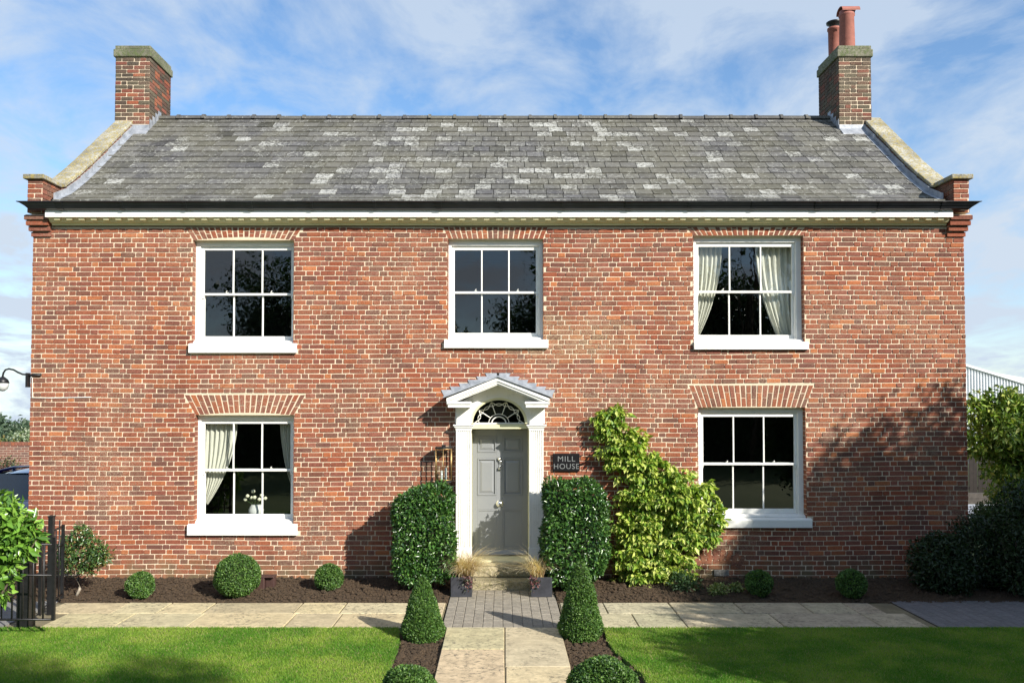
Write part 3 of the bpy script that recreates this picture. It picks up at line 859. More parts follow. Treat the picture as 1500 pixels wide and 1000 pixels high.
# half-round hood
m_ = 12; vs = []
for X in (px_ - .14, px_ + .20):
    for k in range(m_):
        an = PI * k / (m_ - 1); vs.append((X, 3.0 - math.cos(an) * .15, zt - .04 + math.sin(an) * .10))
vs2 = [(a, b, c + .018) for a, b, c in vs]
p.add(vs, [(k, k + 1, m_ + k + 1, m_ + k) for k in range(m_ - 1)], (1, 1, 1), 0, True)
p.add(vs2, [(k, k + 1, m_ + k + 1, m_ + k) for k in range(m_ - 1)], (1, 1, 1), 0, True)
p.add(vs[:m_] + vs2[:m_], [(k, k + 1, m_ + k + 1, m_ + k) for k in range(m_ - 1)]); p.add(vs[m_:] + vs2[m_:], [(k, k + 1, m_ + k + 1, m_ + k) for k in range(m_ - 1)])
p.build("chimney_pot", [M['terra']], rf)
p = MB()
px_ = at(1222, 60, 3.5).x; z1 = at(735, 42, 3.5).z
p.lathe([(.11, zc), (.115, z1 - .05), (.13, z1 - .04), (.13, z1), (.1, z1), (.1, z1 - .2)], px_, 3.5, 24)
q = p.build("chimney_pot", [M['terra']], rf)
p = MB()
p.lathe([(.09, z1), (.095, z1 + .06), (.145, z1 + .09), (.15, z1 + .12), (.02, z1 + .16)], px_, 3.5, 20)
p.build("pot_cowl", [M['black']], rf)

# ---- windows
def window(w, lit_arch=True):
    X0, X1, ZH, ZS, ZB = w['X0'], w['X1'], w['ZH'] + w['rise'] * .4, w['ZS'], w['ZB']
    root = empty("sash_window", ((X0 + X1) / 2, 0, ZB)); root.parent = house
    for k in ('label', 'category'):
        if k in root: del root[k]
    fy = .11
    f = MB()
    bw = .105 if w['n'] != 'LR' else .10   # box frame width
    jl = .045 if w['n'][1] == 'L' else .075
    jr = .10 if w['n'][1] == 'R' else .045
    mgl, mgr = {'UL': (.126, .080), 'UC': (.098, .11), 'UR': (.116, .135), 'LL': (.100, .092), 'LR': (.116, .13)}[w['n']]
    jl, jr = mgl - .048, mgr - .048
    ht = .085
    for a, b in ((X0 + .003, X0 + jl), (X1 - jr, X1 - .003)): f.box(a, b, fy, .235, ZS - .0, ZH + .02)
    f.box(X0 + .003, X1 - .003, fy - .002, .236, ZH - ht, ZH + .03)
    # parting bead step
    for a, b in ((X0 + jl, X0 + jl + .012), (X1 - jr - .012, X1 - jr)): f.box(a, b, fy + .03, .208, ZS + .01, ZH - ht)
    f.box(X0 + jl, X1 - jr, fy + .03, .207, ZH - ht - .018, ZH - ht - .001)
    f.build("frame", [M['white']], root, .004)
    A, B = X0 + jl + .013, X1 - jr - .013
    T, Bo = ZH - ht - .019, ZS + .045
    mid = (T + Bo) / 2 - .005
    def sash(y0, z0, z1, bot, top, nm):
        s = MB(); st = .035
        s.box(A, A + st, y0, y0 + .038, z0, z1); s.box(B - st, B, y0, y0 + .038, z0, z1)
        s.box(A + st, B - st, y0 + .0008, y0 + .037, z0, z0 + bot); s.box(A + st, B - st, y0 + .0008, y0 + .037, z1 - top, z1)
        pw = (B - A - 2 * st) / 3
        for i in (1, 2):
            x = A + st + pw * i; s.box(x - .011, x + .011, y0 + .004, y0 + .036, z0 + bot, z1 - top)
        if z1 > T - .001:                                  # horns
            for a in (A + .001, B - st - .004): s.prismy([(a, z0 - .001), (a + .006, z0 - .05), (a + .03, z0 - .05), (a + .038, z0 - .001)], y0 + .004, y0 + .034)
        s.build(nm, [M['white']], root, .004)
        g = MB(); i = 0
        for i in range(3):
            a, b = A + st + pw * i - .002, A + st + pw * (i + 1) + .002
            tx, tz = R.uniform(-.0016, .0016), R.uniform(-.0016, .0016)
            yy = y0 + .018
            g.add([(a, yy - tx, z0 + bot - .003), (b, yy + tx, z0 + bot - .003), (b, yy + tx + tz, z1 - top + .003), (a, yy - tx + tz, z1 - top + .003)], [(0, 1, 2, 3)])
        g.build("glass_pane", [M['glass']], root)
    sash(.145, mid - .018, T, .034, .045, "upper_sash")
    sash(.187, Bo, mid + .02, .070, .034, "lower_sash")
    for t in (.27, .76):
        h = MB(); x = A + (B - A) * t; h.box(x - .022, x + .022, .165, .186, mid + .021, mid + .030); h.tube([(x - .01, .145, mid + .03), (x + .012, .14, mid + .052)], .006, 6)
        h.build("catch", [M['white']], root)
    # timber sill then the big painted stone sill
    s = MB()
    s.prismx([(.215, ZS + .0), (.215, ZS + .044), (.10, ZS + .044), (.035, ZS + .02), (.035, ZS + .0)], X0 + .004, X1 - .004)
    ztop = ZS
    s.prismx([(.012 if False else .21, ZB + .002), (.21, ztop - .001), (.02, ztop - .001), (-.055, ztop - .018), (-.06, ztop - .03), (-.06, ZB), (-.035, ZB)], w['SX0'], w['SX1'])
    s.build("sill", [M['white']], root, .005)
    return root
for w in WIN: window(w)

# ---- curtains and vase: things of their own inside the rooms
def curtain(xa, ztop, zbot, wtop, s, label, tie=.55, group=None, full=.9):
    NU, NV = 60, 40; V = []; F = []
    for j in range(NV + 1):
        v = j / NV; z_ = ztop + (zbot - ztop) * v
        wdt = wtop * (1 - .92 * min(1, v / full) ** 2.1) + .03
        for i in range(NU + 1):
            u = i / NU
            fold = math.sin(u * 2 * PI * 7 + .6 * math.sin(v * 3 + u * 4)) * (.022 * (1 - .35 * v)) + .008 * math.sin(u * 2 * PI * 17 + v * 5)
            V.append((xa + s * u * wdt, .30 + fold + .02 * u, z_ - .05 * u * v))
    for j in range(NV):
        for i in range(NU):
            a = j * (NU + 1) + i; F.append((a, a + 1, a + NU + 2, a + NU + 1))
    o = fastmesh("curtain", np.array(V), np.array(F), np.ones((len(V), 3)), [M['cloth']], None, True)
    c = Vector((xa, .30, zbot)); o.data.transform(__import__('mathutils').Matrix.Translation(-c)); o.location = c
    return tag(o, label, "curtain", group or "tied back curtains inside the windows")
UR = WIN[2]; LL = WIN[3]
curtain(UR['X0'] + .03, UR['ZH'] - .02, UR['ZS'] + .12, .47, 1, "cream curtain tied back at the left of the upper right window", full=1.05)
curtain(UR['X1'] - .03, UR['ZH'] - .02, UR['ZS'] - .05, .60, -1, "wide cream curtain tied back at the right of the upper right window", full=1.12)
curtain(LL['X0'] + .03, LL['ZH'] + .0, LL['ZS'] + .30, .50, 1, "pale sunlit curtain tied back at the left of the lower left window", full=1.0)
curtain(LL['X1'] - .03, LL['ZH'] + .0, LL['ZS'] + .6, .24, -1, "narrow pale curtain at the right edge of the lower left window", full=1.1)
vx, vz = at(376, 740, .45).x, LL['ZS'] + .02
vs_ = empty("flower_vase", (vx, .42, vz), "white china vase of cream roses behind the lower left window", "vase")
m_ = MB(); m_.lathe([(.0, vz), (.07, vz), (.11, vz + .07), (.12, vz + .13), (.085, vz + .20), (.07, vz + .22), (.062, vz + .215)], vx, .42, 24)
m_.build("vase", [M['china']], vs_)
st = MB()
for i in range(8):
    fl = MB()
    a = i * 2.4; rr = .05 + .025 * i
    top = Vector((vx + math.cos(a) * rr * 1.1, .42 + math.sin(a) * .06 - .03, vz + .30 + .02 * (i % 4) + (.08 if i == 6 else 0)))
    st.tube([(vx, .42, vz + .18), tuple(top)], .004, 5)
    for k in range(4):
        q = R.uniform(.022, .032)
        fl.lathe([(.001, top.z - q), (q * .8, top.z - q * .5), (q, top.z), (q * .7, top.z + q * .7), (.001, top.z + q)], top.x + R.uniform(-.01, .01), top.y + R.uniform(-.01, .01), 9)
    fl.build("rose", [M['rose']], vs_)
st.build("stems", [simple("stem_green", (.03, .07, .015), .6)], vs_)
wb = MB(); wb.box(LL['X0'] + .0, LL['X1'], .265, .62, vz - .035, vz - .004)
wb.build("window_board", [simple("board", (.10, .09, .08), .5)], house)

# ================================================================== DOORWAY
YD = .34
ds = empty("doorway", (0, 0, 0)); ds.parent = house
def X_(px, Y=0., py=700): return at(px, py, Y).x
def Z_(py, Y=0.): return at(735, py, Y).z
dz0 = Z_(813, YD); dz1 = Z_(629, YD)
dx0, dx1 = X_(692, YD), X_(773, YD)
d = MB()
# door leaf with six panels
d.box(dx0, dx1, YD + .012, YD + .045, dz0 + .004, dz1)
W = dx1 - dx0; H = dz1 - dz0
def zf(py): return Z_(py, YD)
cols_ = [(X_(699.5, YD), X_(727, YD)), (X_(736.5, YD), X_(765, YD))]
rows_ = [(zf(662), zf(639)), (zf(725), zf(671)), (zf(802), zf(746))]
# stiles and rails
xsv = [dx0, cols_[0][0], cols_[0][1], cols_[1][0], cols_[1][1], dx1]
for a, b in ((xsv[0], xsv[1]), (xsv[2], xsv[3]), (xsv[4], xsv[5])): d.box(a, b, YD, YD + .012, dz0 + .004, dz1)
zr = [dz0 + .004, rows_[2][0], rows_[2][1], rows_[1][0], rows_[1][1], rows_[0][0], rows_[0][1], dz1]
for c in cols_:
    for a, b in ((zr[0], zr[1]), (zr[2], zr[3]), (zr[4], zr[5]), (zr[6], zr[7])): d.box(c[0], c[1], YD + .0002, YD + .012, a, b)
for ri, (a, b) in enumerate(rows_):
    for c in cols_:
        y0_ = YD - .010 if ri < 2 else YD + .004
        g = .022
        # moulding ring and raised field
        for (q0, q1, e0, e1) in ((c[0], c[0] + g, a, b), (c[1] - g, c[1], a, b), (c[0] + g, c[1] - g, a, a + g), (c[0] + g, c[1] - g, b - g, b)):
            d.box(q0, q1, y0_, YD + .0121, e0, e1)
        h_ = .012
        o_, i_ = .034, .07
        P = [(c[0] + o_, a + o_), (c[1] - o_, a + o_), (c[1] - o_, b - o_), (c[0] + o_, b - o_)]
        Q = [(c[0] + i_, a + i_), (c[1] - i_, a + i_), (c[1] - i_, b - i_), (c[0] + i_, b - i_)]
        if ri < 2:
            d.add([(x, YD + .0119, z_) for x, z_ in P] + [(x, YD - .002, z_) for x, z_ in Q], [(0, 1, 5, 4), (1, 2, 6, 5), (2, 3, 7, 6), (3, 0, 4, 7), (4, 5, 6, 7)])
dr = d.build("door", [M['door']], house, .003)
b_ = MB()
b_.prismx([(YD - .03, dz0 + .02), (YD - .001, dz0 + .085), (YD - .001, dz0 + .02)], dx0 + .01, dx1 - .01)
b_.build("weather_bar", [M['door']], dr)
k = MB(); kx, kz = X_(732, YD - .04), zf(737)
k.lathey([(.001, YD - .075), (.03, YD - .072), (.042, YD - .055), (.03, YD - .035), (.018, YD - .02), (.022, YD - .012), (.055, YD - .008), (.058, YD - .001)], kx, kz, 24)
k.build("door_knob", [M['chrome']], dr)
k = MB(); kx, kz = X_(731.5, YD - .04), zf(678)
k.lathey([(.001, YD - .045), (.022, YD - .04), (.03, YD - .02), (.03, YD - .001)], kx, kz + .07, 18)
k.tube([(kx, YD - .03, kz + .06), (kx + .028, YD - .035, kz + .02), (kx + .022, YD - .035, kz - .04), (kx, YD - .035, kz - .07), (kx - .006, YD - .035, kz - .10)], [.009, .011, .008, .012, .007], 8)
k.box(kx - .02, kx + .02, YD - .015, YD - .001, kz - .12, kz - .095)
k.build("door_knocker", [M['chrome']], dr)
# cream inner frame + transom
fr = MB()
fx0, fx1 = X_(686, .05), X_(778, .05)
fr.box(fx0, dx0 - .002, .12, .40, dz0 - .02, dz1 + .02); fr.box(dx1 + .002, fx1, .12, .40, dz0 - .02, dz1 + .02)
ztr = Z_(621, .03)
fr.box(fx0 - .02, fx1 + .02, .018, .40, dz1 + .021, ztr)
fr.build("door_frame", [M['cream']], ds, .004)
th = MB(); th.box(fx0 - .02, fx1 + .02, -.08, .42, dz0 - .035, dz0 - .003); th.build("threshold", [M['cream']], ds, .006)
# fanlight
fcx = (dx0 + dx1) / 2; fr_ = X_(768, .03, 600) - X_(735, .03, 600)
fr_ = (X_(768, .03, 610) - X_(693.5, .03, 610)) / 2
fcx = (X_(768, .03, 610) + X_(693.5, .03, 610)) / 2
fz = Z_(620, .03)
fh = Z_(586.5, .03) - fz
g = MB()
nn = 24
g.add([(fcx, .09, fz)] + [(fcx + math.cos(PI * i / nn) * fr_ * 1.04, .09, fz + math.sin(PI * i / nn) * fh * 1.04) for i in range(nn + 1)], [(0, i + 1, i + 2) for i in range(nn)])
g.build("fanlight_glass", [M['glass']], ds)
fb = MB()
def arcp(r0, r1=None, n=20, y=.07, a0=0, a1=PI): return [(fcx + math.cos(a0 + (a1 - a0) * i / n) * fr_ * r0, y, fz + .004 + math.sin(a0 + (a1 - a0) * i / n) * fh * r0) for i in range(n + 1)]
fb.tube(arcp(.28), .010, 6); fb.tube(arcp(.40), .006, 6)
for i in range(1, 5):
    a = PI * i / 5
    fb.tube([(fcx + math.cos(a) * fr_ * .40, .068, fz + math.sin(a) * fh * .40), (fcx + math.cos(a) * fr_ * .97, .068, fz + math.sin(a) * fh * .97)], .008, 6)
for i in range(5):
    a0, a1 = PI * i / 5, PI * (i + 1) / 5
    pts = []
    for t in range(9):
        u = t / 8; a = a0 + (a1 - a0) * u; rr = .97 - .21 * math.sin(u * PI)
        pts.append((fcx + math.cos(a) * fr_ * rr, .066, fz + .004 + math.sin(a) * fh * rr))
    fb.tube(pts, .007, 6)
    pts = []
    for t in range(9):
        u = t / 8; a = a0 + (a1 - a0) * u; rr = .76 + .10 * math.sin(u * PI)
        pts.append((fcx + math.cos(a) * fr_ * rr, .064, fz + .004 + math.sin(a) * fh * rr))
    fb.tube(pts, .006, 6)
fb.box(fcx - fr_, fcx + fr_, .055, .1, fz - .008, fz + .012)
fb.build("fanlight_bars", [M['white']], ds)
# arched head panel: tympanum with semicircular cut
YP = -.06
tx0, tx1 = X_(667, YP, 600), X_(798, YP, 600)
apexz = Z_(561, YP)
ty_ = MB()
n = 32
inner = [(fcx + math.cos(PI * i / n) * fr_ * 1.10, fz + math.sin(PI * i / n) * fh * 1.10) for i in range(n + 1)]
def top_at(x):
    return apexz + .0 - abs(x - (tx0 + tx1) / 2) * .46
outer = [(x * 1.0, 0) for x, _ in inner]
outs = [(tx1 - (tx1 - tx0) * i / n) for i in range(n + 1)]
for i in range(n):
    a, b = inner[i], inner[i + 1]; p0, p1 = outs[i], outs[i + 1]
    ty_.add([(a[0], YP, a[1]), (p0, YP, top_at(p0)), (p1, YP, top_at(p1)), (b[0], YP, b[1])], [(0, 1, 2, 3)])
    ty_.add([(a[0], YP, a[1]), (b[0], YP, b[1]), (b[0], .06, b[1]), (a[0], .06, a[1])], [(0, 1, 2, 3)], (1, 1, 1), 1)
ty_.add([(tx1, YP, fz), (tx1, YP, top_at(tx1)), (inner[0][0], YP, fz)], [(0, 2, 1)])
ty_.add([(tx0, YP, fz), (tx0, YP, top_at(tx0)), (inner[-1][0], YP, fz)], [(0, 1, 2)])
ty_.prismy([(inner[0][0], fz), (tx1, fz), (tx1, top_at(tx1)), (tx1 - .02, top_at(tx1))], YP + .001, .0)
ty_.prismy([(inner[-1][0], fz), (tx0, fz), (tx0, top_at(tx0)), (tx0 + .02, top_at(tx0))], YP + .001, .0)
# yellow bead round the arch
for i in range(n):
    r0, r1 = 1.02, 1.115
    a0, a1 = PI * i / n, PI * (i + 1) / n
    q = lambda a, r: (fcx + math.cos(a) * fr_ * r, fz + math.sin(a) * fh * r)
    A_, B_, C_, D_ = q(a0, r0), q(a0, r1), q(a1, r1), q(a1, r0)
    ty_.add([(A_[0], YP - .012, A_[1]), (B_[0], YP - .012, B_[1]), (C_[0], YP - .012, C_[1]), (D_[0], YP - .012, D_[1]),
             (A_[0], .05, A_[1]), (B_[0], YP, B_[1]), (C_[0], YP, C_[1]), (D_[0], .05, D_[1])], [(0, 1, 2, 3), (0, 3, 7, 4), (1, 5, 6, 2)], (1, 1, 1), 1)
ty_.build("tympanum", [M['white'], M['cream']], ds)
# pilasters
YQ = -.12
zb_ = Z_(822, YQ)
zcap = Z_(628, YQ)
for (a, b) in ((668, 690), (775.5, 796)):
    xa_, xb_ = X_(a, YQ), X_(b, YQ)
    pl = MB()
    pl.box(xa_, xb_, YQ + .011, .05, zb_, zcap - .01)
    wd = xb_ - xa_
    nf = 6
    for i in range(nf + 1):      # fillets between the flutes
        c = xa_ + .018 + (wd - .036) * i / nf
        pl.prismz([(c - .008, YQ + .0109), (c - .005, YQ), (c + .005, YQ), (c + .008, YQ + .0109)], zb_ + .22, zcap - .03)
    pl.box(xa_ - .002, xa_ + .010, YQ, YQ + .0105, zb_, zcap - .02); pl.box(xb_ - .010, xb_ + .002, YQ, YQ + .0105, zb_, zcap - .02)
    pl.box(xa_ - .012, xb_ + .012, YQ - .012, .0, zb_ - .001, zb_ + .20)
    pl.box(xa_ - .006, xb_ + .006, YQ - .004, .001, zcap - .03, zcap - .008)
    pl.build("pilaster", [M['white']], ds, .003)
    c = MB()
    for i, (o, z0_, z1_) in enumerate(((.012, -.006, .02), (.028, .021, .045), (.045, .046, .066))):
        c.box(xa_ - o, xb_ + o, YQ - o, .0 + .0005 * i, zcap + z0_, zcap + z1_)
    zc_ = zcap + .067
    c.box(xa_ + .004, xb_ - .004, YQ + .01, .0, zc_, Z_(586, YQ))
    c.build("capital", [M['white']], ds, .004)
# plain inner strip between pilaster and frame
ip = MB(); 
ip.box(X_(690, -.04), fx0 + .01, -.04, .118, dz0 - .02, ztr - .002); ip.box(fx1 - .01, X_(776, -.04), -.04, .118, dz0 - .02, ztr - .002)
ip.build("architrave", [M['white']], ds, .004)
# pediment: two blocks, raking mouldings, lead roof
YH = -.42
hc = (X_(650.5, YH, 577) + X_(808, YH, 577)) / 2
hx0, hx1 = X_(656, YH, 590) , X_(803, YH, 590)
zb0, zb1 = Z_(596.5, YH), Z_(588, YH)
hd = MB()
for (a, b) in ((656, 689), (770.5, 803)):
    xa_, xb_ = X_(a, YH, 590), X_(b, YH, 590)
    hd.box(xa_, xb_, YH + .03, .0, zb0, zb0 + .05)
    hd.box(xa_ - .015, xb_ + .008, YH + .012, .001, zb0 + .051, zb1)
ap0, ap1 = Z_(553, YH), Z_(562, YH)
sx0, sx1 = X_(654, YH, 583) , X_(805, YH, 583)
tops = Z_(583, YH); 
for s in (-1, 1):
    e = sx0 if s < 0 else sx1
    for (o, y0_, t0, t1) in ((0, YH + .0, .0, .05), (0.0, YH + .02, .051, .085), (.0, YH + .04, .086, .105)):
        P = [(e, tops - t0), (hc, ap0 - t0), (hc, ap0 - t1), (e, tops - t1)]
        vs = [(x, y0_, z_) for x, z_ in P] + [(x, .0, z_) for x, z_ in P]
        hd.add(vs, [(0, 1, 2, 3), (4, 5, 1, 0), (3, 2, 6, 7), (0, 3, 7, 4), (1, 5, 6, 2)])
hd.build("pediment", [M['white']], ds)
lr = MB()
for s in (-1, 1):
    e = (X_(649, YH - .02, 576) if s < 0 else X_(810, YH - .02, 576))
    ez, az = tops + .005, ap0 + .008
    slope = (az - ez) / abs(hc - e); 
    P = [(e, ez), (hc, az), (hc, az + .028), (e, ez + .022)]
    vs = [(x, YH - .025, z_) for x, z_ in P] + [(x, .0, z_) for x, z_ in P]
    lr.add(vs, [(0, 1, 2, 3), (3, 2, 6, 7), (4, 5, 1, 0), (0, 3, 7, 4)])
    # stepped flashing against the wall
    n = 6
    for i in range(n):
        t0, t1 = i / n, (i + 1) / n
        xa_ = e + (hc - e) * t0; xb_ = e + (hc - e) * (t1 + .02)
        zl, zr_ = ez + (az - ez) * t0, ez + (az - ez) * t1
        zt_ = zr_ + .075
        yb_ = -.012 - .002 * (i % 2)
        x0q = xa_ - s * -.03 if s < 0 else xa_ + .03
        vs = [(xa_ - (.06 if s < 0 else -.06), yb_, zt_), (xb_ + (0 if s < 0 else 0), yb_, zt_), (xb_, yb_, zr_), (xa_, yb_, zl)]
        vb = [(x, -.002, z_) for x, y, z_ in vs]
        lr.add(vs + vb, [(0, 1, 2, 3), (0, 4, 5, 1), (1, 5, 6, 2), (3, 7, 4, 0)])
lr.build("lead_roof", [M['lead']], ds)
# steps
stp = MB()
def stepbox(x0, x1, y0, z0, z1, y1=-.0):
    stp.box(x0, x1, y0, y1, z0, z1)
sx0_, sx1_ = X_(684, -.3, 830), X_(779, -.3, 830)
stepbox(sx0_ + .04, sx1_ - .04, -.13, Z_(829, -.13), dz0 - .037, .2)
stepbox(sx0_, sx1_, -.20, .13, Z_(829, -.13) - .002)
stepbox(sx0_ - .06, sx1_ + .06, -.48, -.03, .122, .0)
stp.build("doorstep", [M['step']], house, .012)
tr_ = MB(); tr_.build

# ================================================================== LAMPS, SIGN
# wall lantern beside the door
lx, lz0, lz1 = X_(650, -.16, 680), Z_(702, -.16), Z_(657, -.16)
ln = empty("wall_lantern", (lx, 0, lz0), "brass edged glass wall lantern left of the front door", "lantern")
fm = MB(); hw = .115; yc = -.17
for sx in (-1, 1):
    for sy in (-1, 1): fm.tube([(lx + sx * hw, yc + sy * .085, lz0), (lx + sx * hw, yc + sy * .085, lz1)], .008, 6)
fm.tube([(lx, yc - .12, lz0 - .02), (lx, yc - .12, lz1)], .008, 6)
for zz in (lz0, lz1):
    fm.tube([(lx - hw, yc - .085, zz), (lx, yc - .12, zz), (lx + hw, yc - .085, zz), (lx + hw, yc + .085, zz), (lx - hw, yc + .085, zz)], .009, 6, closed=True)
fm.build("lantern_frame", [M['brass']], ln)
fm = MB(); fm.prismz([(lx - hw - .01, yc + .09), (lx - hw - .01, yc - .09), (lx, yc - .13), (lx + hw + .01, yc - .09), (lx + hw + .01, yc + .09)], lz1 + .009, lz1 + .03)
fm.prismz([(lx - .03, yc + .03), (lx - .03, yc - .03), (lx + .03, yc - .03), (lx + .03, yc + .03)], lz1 + .031, lz1 + .06)
fm.build("lantern_roof", [M['black']], ln)
fm = MB()
fm.prismz([(lx - hw, yc + .08), (lx - hw, yc - .08), (lx, yc - .115), (lx + hw, yc - .08), (lx + hw, yc + .08)], lz0 - .04, lz0 - .012)
fm.lathe([(.09, lz0 - .041), (.05, lz0 - .07), (.02, lz0 - .10), (.001, lz0 - .11)], lx, yc, 12)
fm.box(lx - .05, lx + .05, -.04, .0, lz0 - .12, lz0 + .02); fm.tube([(lx, -.03, lz0 - .08), (lx, yc, lz0 - .07)], .012, 8)
fm.build("wall_bracket", [M['black']], ln)
gm = MB()
gm.add([(lx - hw, yc - .082, lz0), (lx, yc - .116, lz0), (lx + hw, yc - .082, lz0), (lx - hw, yc - .082, lz1), (lx, yc - .116, lz1), (lx + hw, yc - .082, lz1), (lx - hw, yc + .082, lz0), (lx - hw, yc + .082, lz1), (lx + hw, yc + .082, lz0), (lx + hw, yc + .082, lz1)],
       [(0, 1, 4, 3), (1, 2, 5, 4), (6, 0, 3, 7), (2, 8, 9, 5)])
gm.build("lantern_glass", [M['glass']], ln)
bm_ = MB(); bm_.lathe([(.016, lz0), (.016, lz0 + .13), (.001, lz0 + .14)], lx - .03, yc, 12); bm_.lathe([(.016, lz0), (.016, lz0 + .17), (.001, lz0 + .18)], lx + .03, yc + .02, 12)
bm_.build("candle_tube", [M['lampglass']], ln)

# gooseneck lamp on the left corner
gx = W0; gz = Z_(548, -.03)
gl_ = empty("gooseneck_lamp", (gx, 0, gz), "black gooseneck lamp with hanging glass shade on the left wall corner", "wall lamp")
a = MB()
a.box(X_(47, -.02, 548), X_(60, -.02, 548), -.03, -.004, gz - .014, gz + .014)
a.box(gx - .045, gx - .012, -.06, .02, gz - .20, gz + .02)
pts = [(60, 549), (45, 549), (33, 548), (26, 545), (20, 541.5), (13, 540), (8, 541.5), (5, 546), (4, 551)]
a.tube([tuple(at(x, y, -.03)) for x, y in pts], .014, 8)
lb = at(4, 551, -.03)
a.lathe([(.012, lb.z), (.03, lb.z - .01), (.075, lb.z - .05), (.095, lb.z - .10), (.09, lb.z - .105), (.07, lb.z - .06), (.02, lb.z - .02)], lb.x, -.03, 20)
a.build("lamp_arm", [M['black']], gl_)
a = MB(); a.lathe([(.085, lb.z - .105), (.088, lb.z - .14), (.07, lb.z - .19), (.03, lb.z - .225), (.001, lb.z - .23)], lb.x, -.03, 20)
a.build("lamp_glass", [M['lampglass']], gl_)
# thin cable tacked along the wall under the lamp
cb = MB(); cb.tube([(W0 + .0, -.012, gz - .01), (W0 + .035, -.012, gz - .06), (W0 + .04, -.012, gz - .36), (W0 + .3, -.012, gz - .365), (W0 + .95, -.012, gz - .35)], .005, 5)
cb.build("lamp_cable", [M['white']], gl_)

# name sign
sg0, sg1 = at(810, 690, -.04), at(849, 664, -.04)
sg = empty("name_sign", ((sg0.x + sg1.x) / 2, 0, sg0.z), "black slate house sign reading MILL HOUSE right of the door", "sign")
s = MB(); s.box(sg0.x, sg1.x, -.04, -.02, sg0.z, sg1.z); s.build("sign_plate", [M['plate']], sg, .004)
for x in (sg0.x + .06, sg1.x - .06):
    s = MB(); s.box(x - .012, x + .012, -.0195, .0, sg0.z + .1, sg0.z + .13); s.build("sign_fixing", [M['black']], sg)
def text(txt, cx_, z_, size, parent, sx=1.0):
    cu = bpy.data.curves.new("t", 'FONT'); cu.body = txt; cu.size = size; cu.extrude = .002; cu.offset = -.0005
    cu.align_x = 'CENTER'; cu.space_character = 1.12
    o = bpy.data.objects.new("tmp", cu); COL.objects.link(o)
    bpy.context.view_layer.update()
    me = bpy.data.meshes.new_from_object(o.evaluated_get(bpy.context.evaluated_depsgraph_get()))
    bpy.data.objects.remove(o)
    from mathutils import Matrix
    me.transform(Matrix.Translation((cx_, -.0425, z_)) @ Matrix.Rotation(PI / 2, 4, 'X') @ Matrix.Scale(sx, 4, (1, 0, 0)))
    ob = link("lettering", me, M['letter'], parent)
    # serifs are too small to read at this size; the strokes carry the word
    return ob
cxs = (sg0.x + sg1.x) / 2; hh = sg1.z - sg0.z
text("MILL", cxs, sg0.z + hh * .56, .115, sg, 1.1)
text("HOUSE", cxs, sg0.z + hh * .14, .115, sg, 1.0)

# ================================================================== GROUND
YB0 = gnd(735, 882).y      # bed / slab edge
YL = gnd(735, 918).y       # slab / lawn edge
t = MB()
NX, NY = 60, 60
def tz(x, y):
    r = math.hypot(x, max(0, y - 2))
    q = max(0, math.hypot(x * .8, y) - 30)
    return -.10 - (.045 * q if q < 500 else 22) - (0 if q <= 0 else 0)
xs = [math.copysign(abs(u) ** 3, u) * 900 for u in np.linspace(-1, 1, NX)]
ysr = [math.copysign(abs(u) ** 3, u) * 900 for u in np.linspace(-1, 1, NY)]
V = [(x, y, tz(x, y)) for y in ysr for x in xs]
F = [(j * NX + i, j * NX + i + 1, (j + 1) * NX + i + 1, (j + 1) * NX + i) for j in range(NY - 1) for i in range(NX - 1)]
g = fastmesh("ground", np.array(V), np.array(F), np.ones((len(V), 3)), [M['field']], None, True); tag(g, kind='structure')

def slabgrid(mb, rects, zt, col, jit=.3):
    for (x0, x1, y0, y1) in rects:
        g = .008; dz_ = R.uniform(-.003, .003); v = R.uniform(1 - jit, 1 + jit * .5)
        c = tuple(q * v * R.uniform(.96, 1.04) for q in col)
        j = lambda: R.uniform(-.004, .004)
        b = .006
        top = [(x0 + g + b + j(), y0 + g + b + j()), (x1 - g - b + j(), y0 + g + b + j()), (x1 - g - b + j(), y1 - g - b + j()), (x0 + g + b + j(), y1 - g - b + j())]
        lo = [(top[0][0] - b, top[0][1] - b), (top[1][0] + b, top[1][1] - b), (top[2][0] + b, top[2][1] + b), (top[3][0] - b, top[3][1] + b)]
        tz_ = [zt + dz_ + R.uniform(-.0015, .0015) for _ in range(4)]
        vs = [(a, q, z_) for (a, q), z_ in zip(top, tz_)] + [(a, q, z_ - b) for (a, q), z_ in zip(lo, tz_)] + [(a, q, zt - .06) for a, q in lo]
        mb.add(vs, [(0, 1, 2, 3), (0, 4, 5, 1), (1, 5, 6, 2), (2, 6, 7, 3), (3, 7, 4, 0), (4, 8, 9, 5), (5, 9, 10, 6), (6, 10, 11, 7), (7, 11, 8, 4)], c)
SL = (.56, .47, .30)
PX0, PX1 = gnd(651, 917).x, gnd(822, 917).x
sm_ = MB()
ymid = (YB0 + YL) / 2 + .05
pvl = gnd(75, 918).x
def rowslabs(x0, x1, y0, y1, base):
    x = x0; out = []
    while x < x1 - .25:
        L = R.choice([.6, .9, .9, 1.2]) * base
        if x1 - (x + L) < .3: L = x1 - x
        out.append((x, min(x + L, x1), y0, y1)); x += L
    return out
slabgrid(sm_, rowslabs(pvl - .5, PX0 - .06, ymid, YB0, 1) + rowslabs(pvl - .15, PX0 - .06, YL, ymid, 1), 0, SL, .12)
pvr = gnd(1318, 900).x
slabgrid(sm_, rowslabs(PX1 + .06, pvr - .12, ymid, YB0, 1) + rowslabs(PX1 + .06, pvr + .1, YL, ymid, 1), 0, (.48, .42, .29), .14)
sm_.box(pvl - .6, PX0 - .05, YL - .004, YB0 + .01, -.07, -.012, (.2, .17, .1)); sm_.box(PX1 + .05, pvr + .2, YL - .004, YB0 + .01, -.07, -.012, (.2, .17, .1))
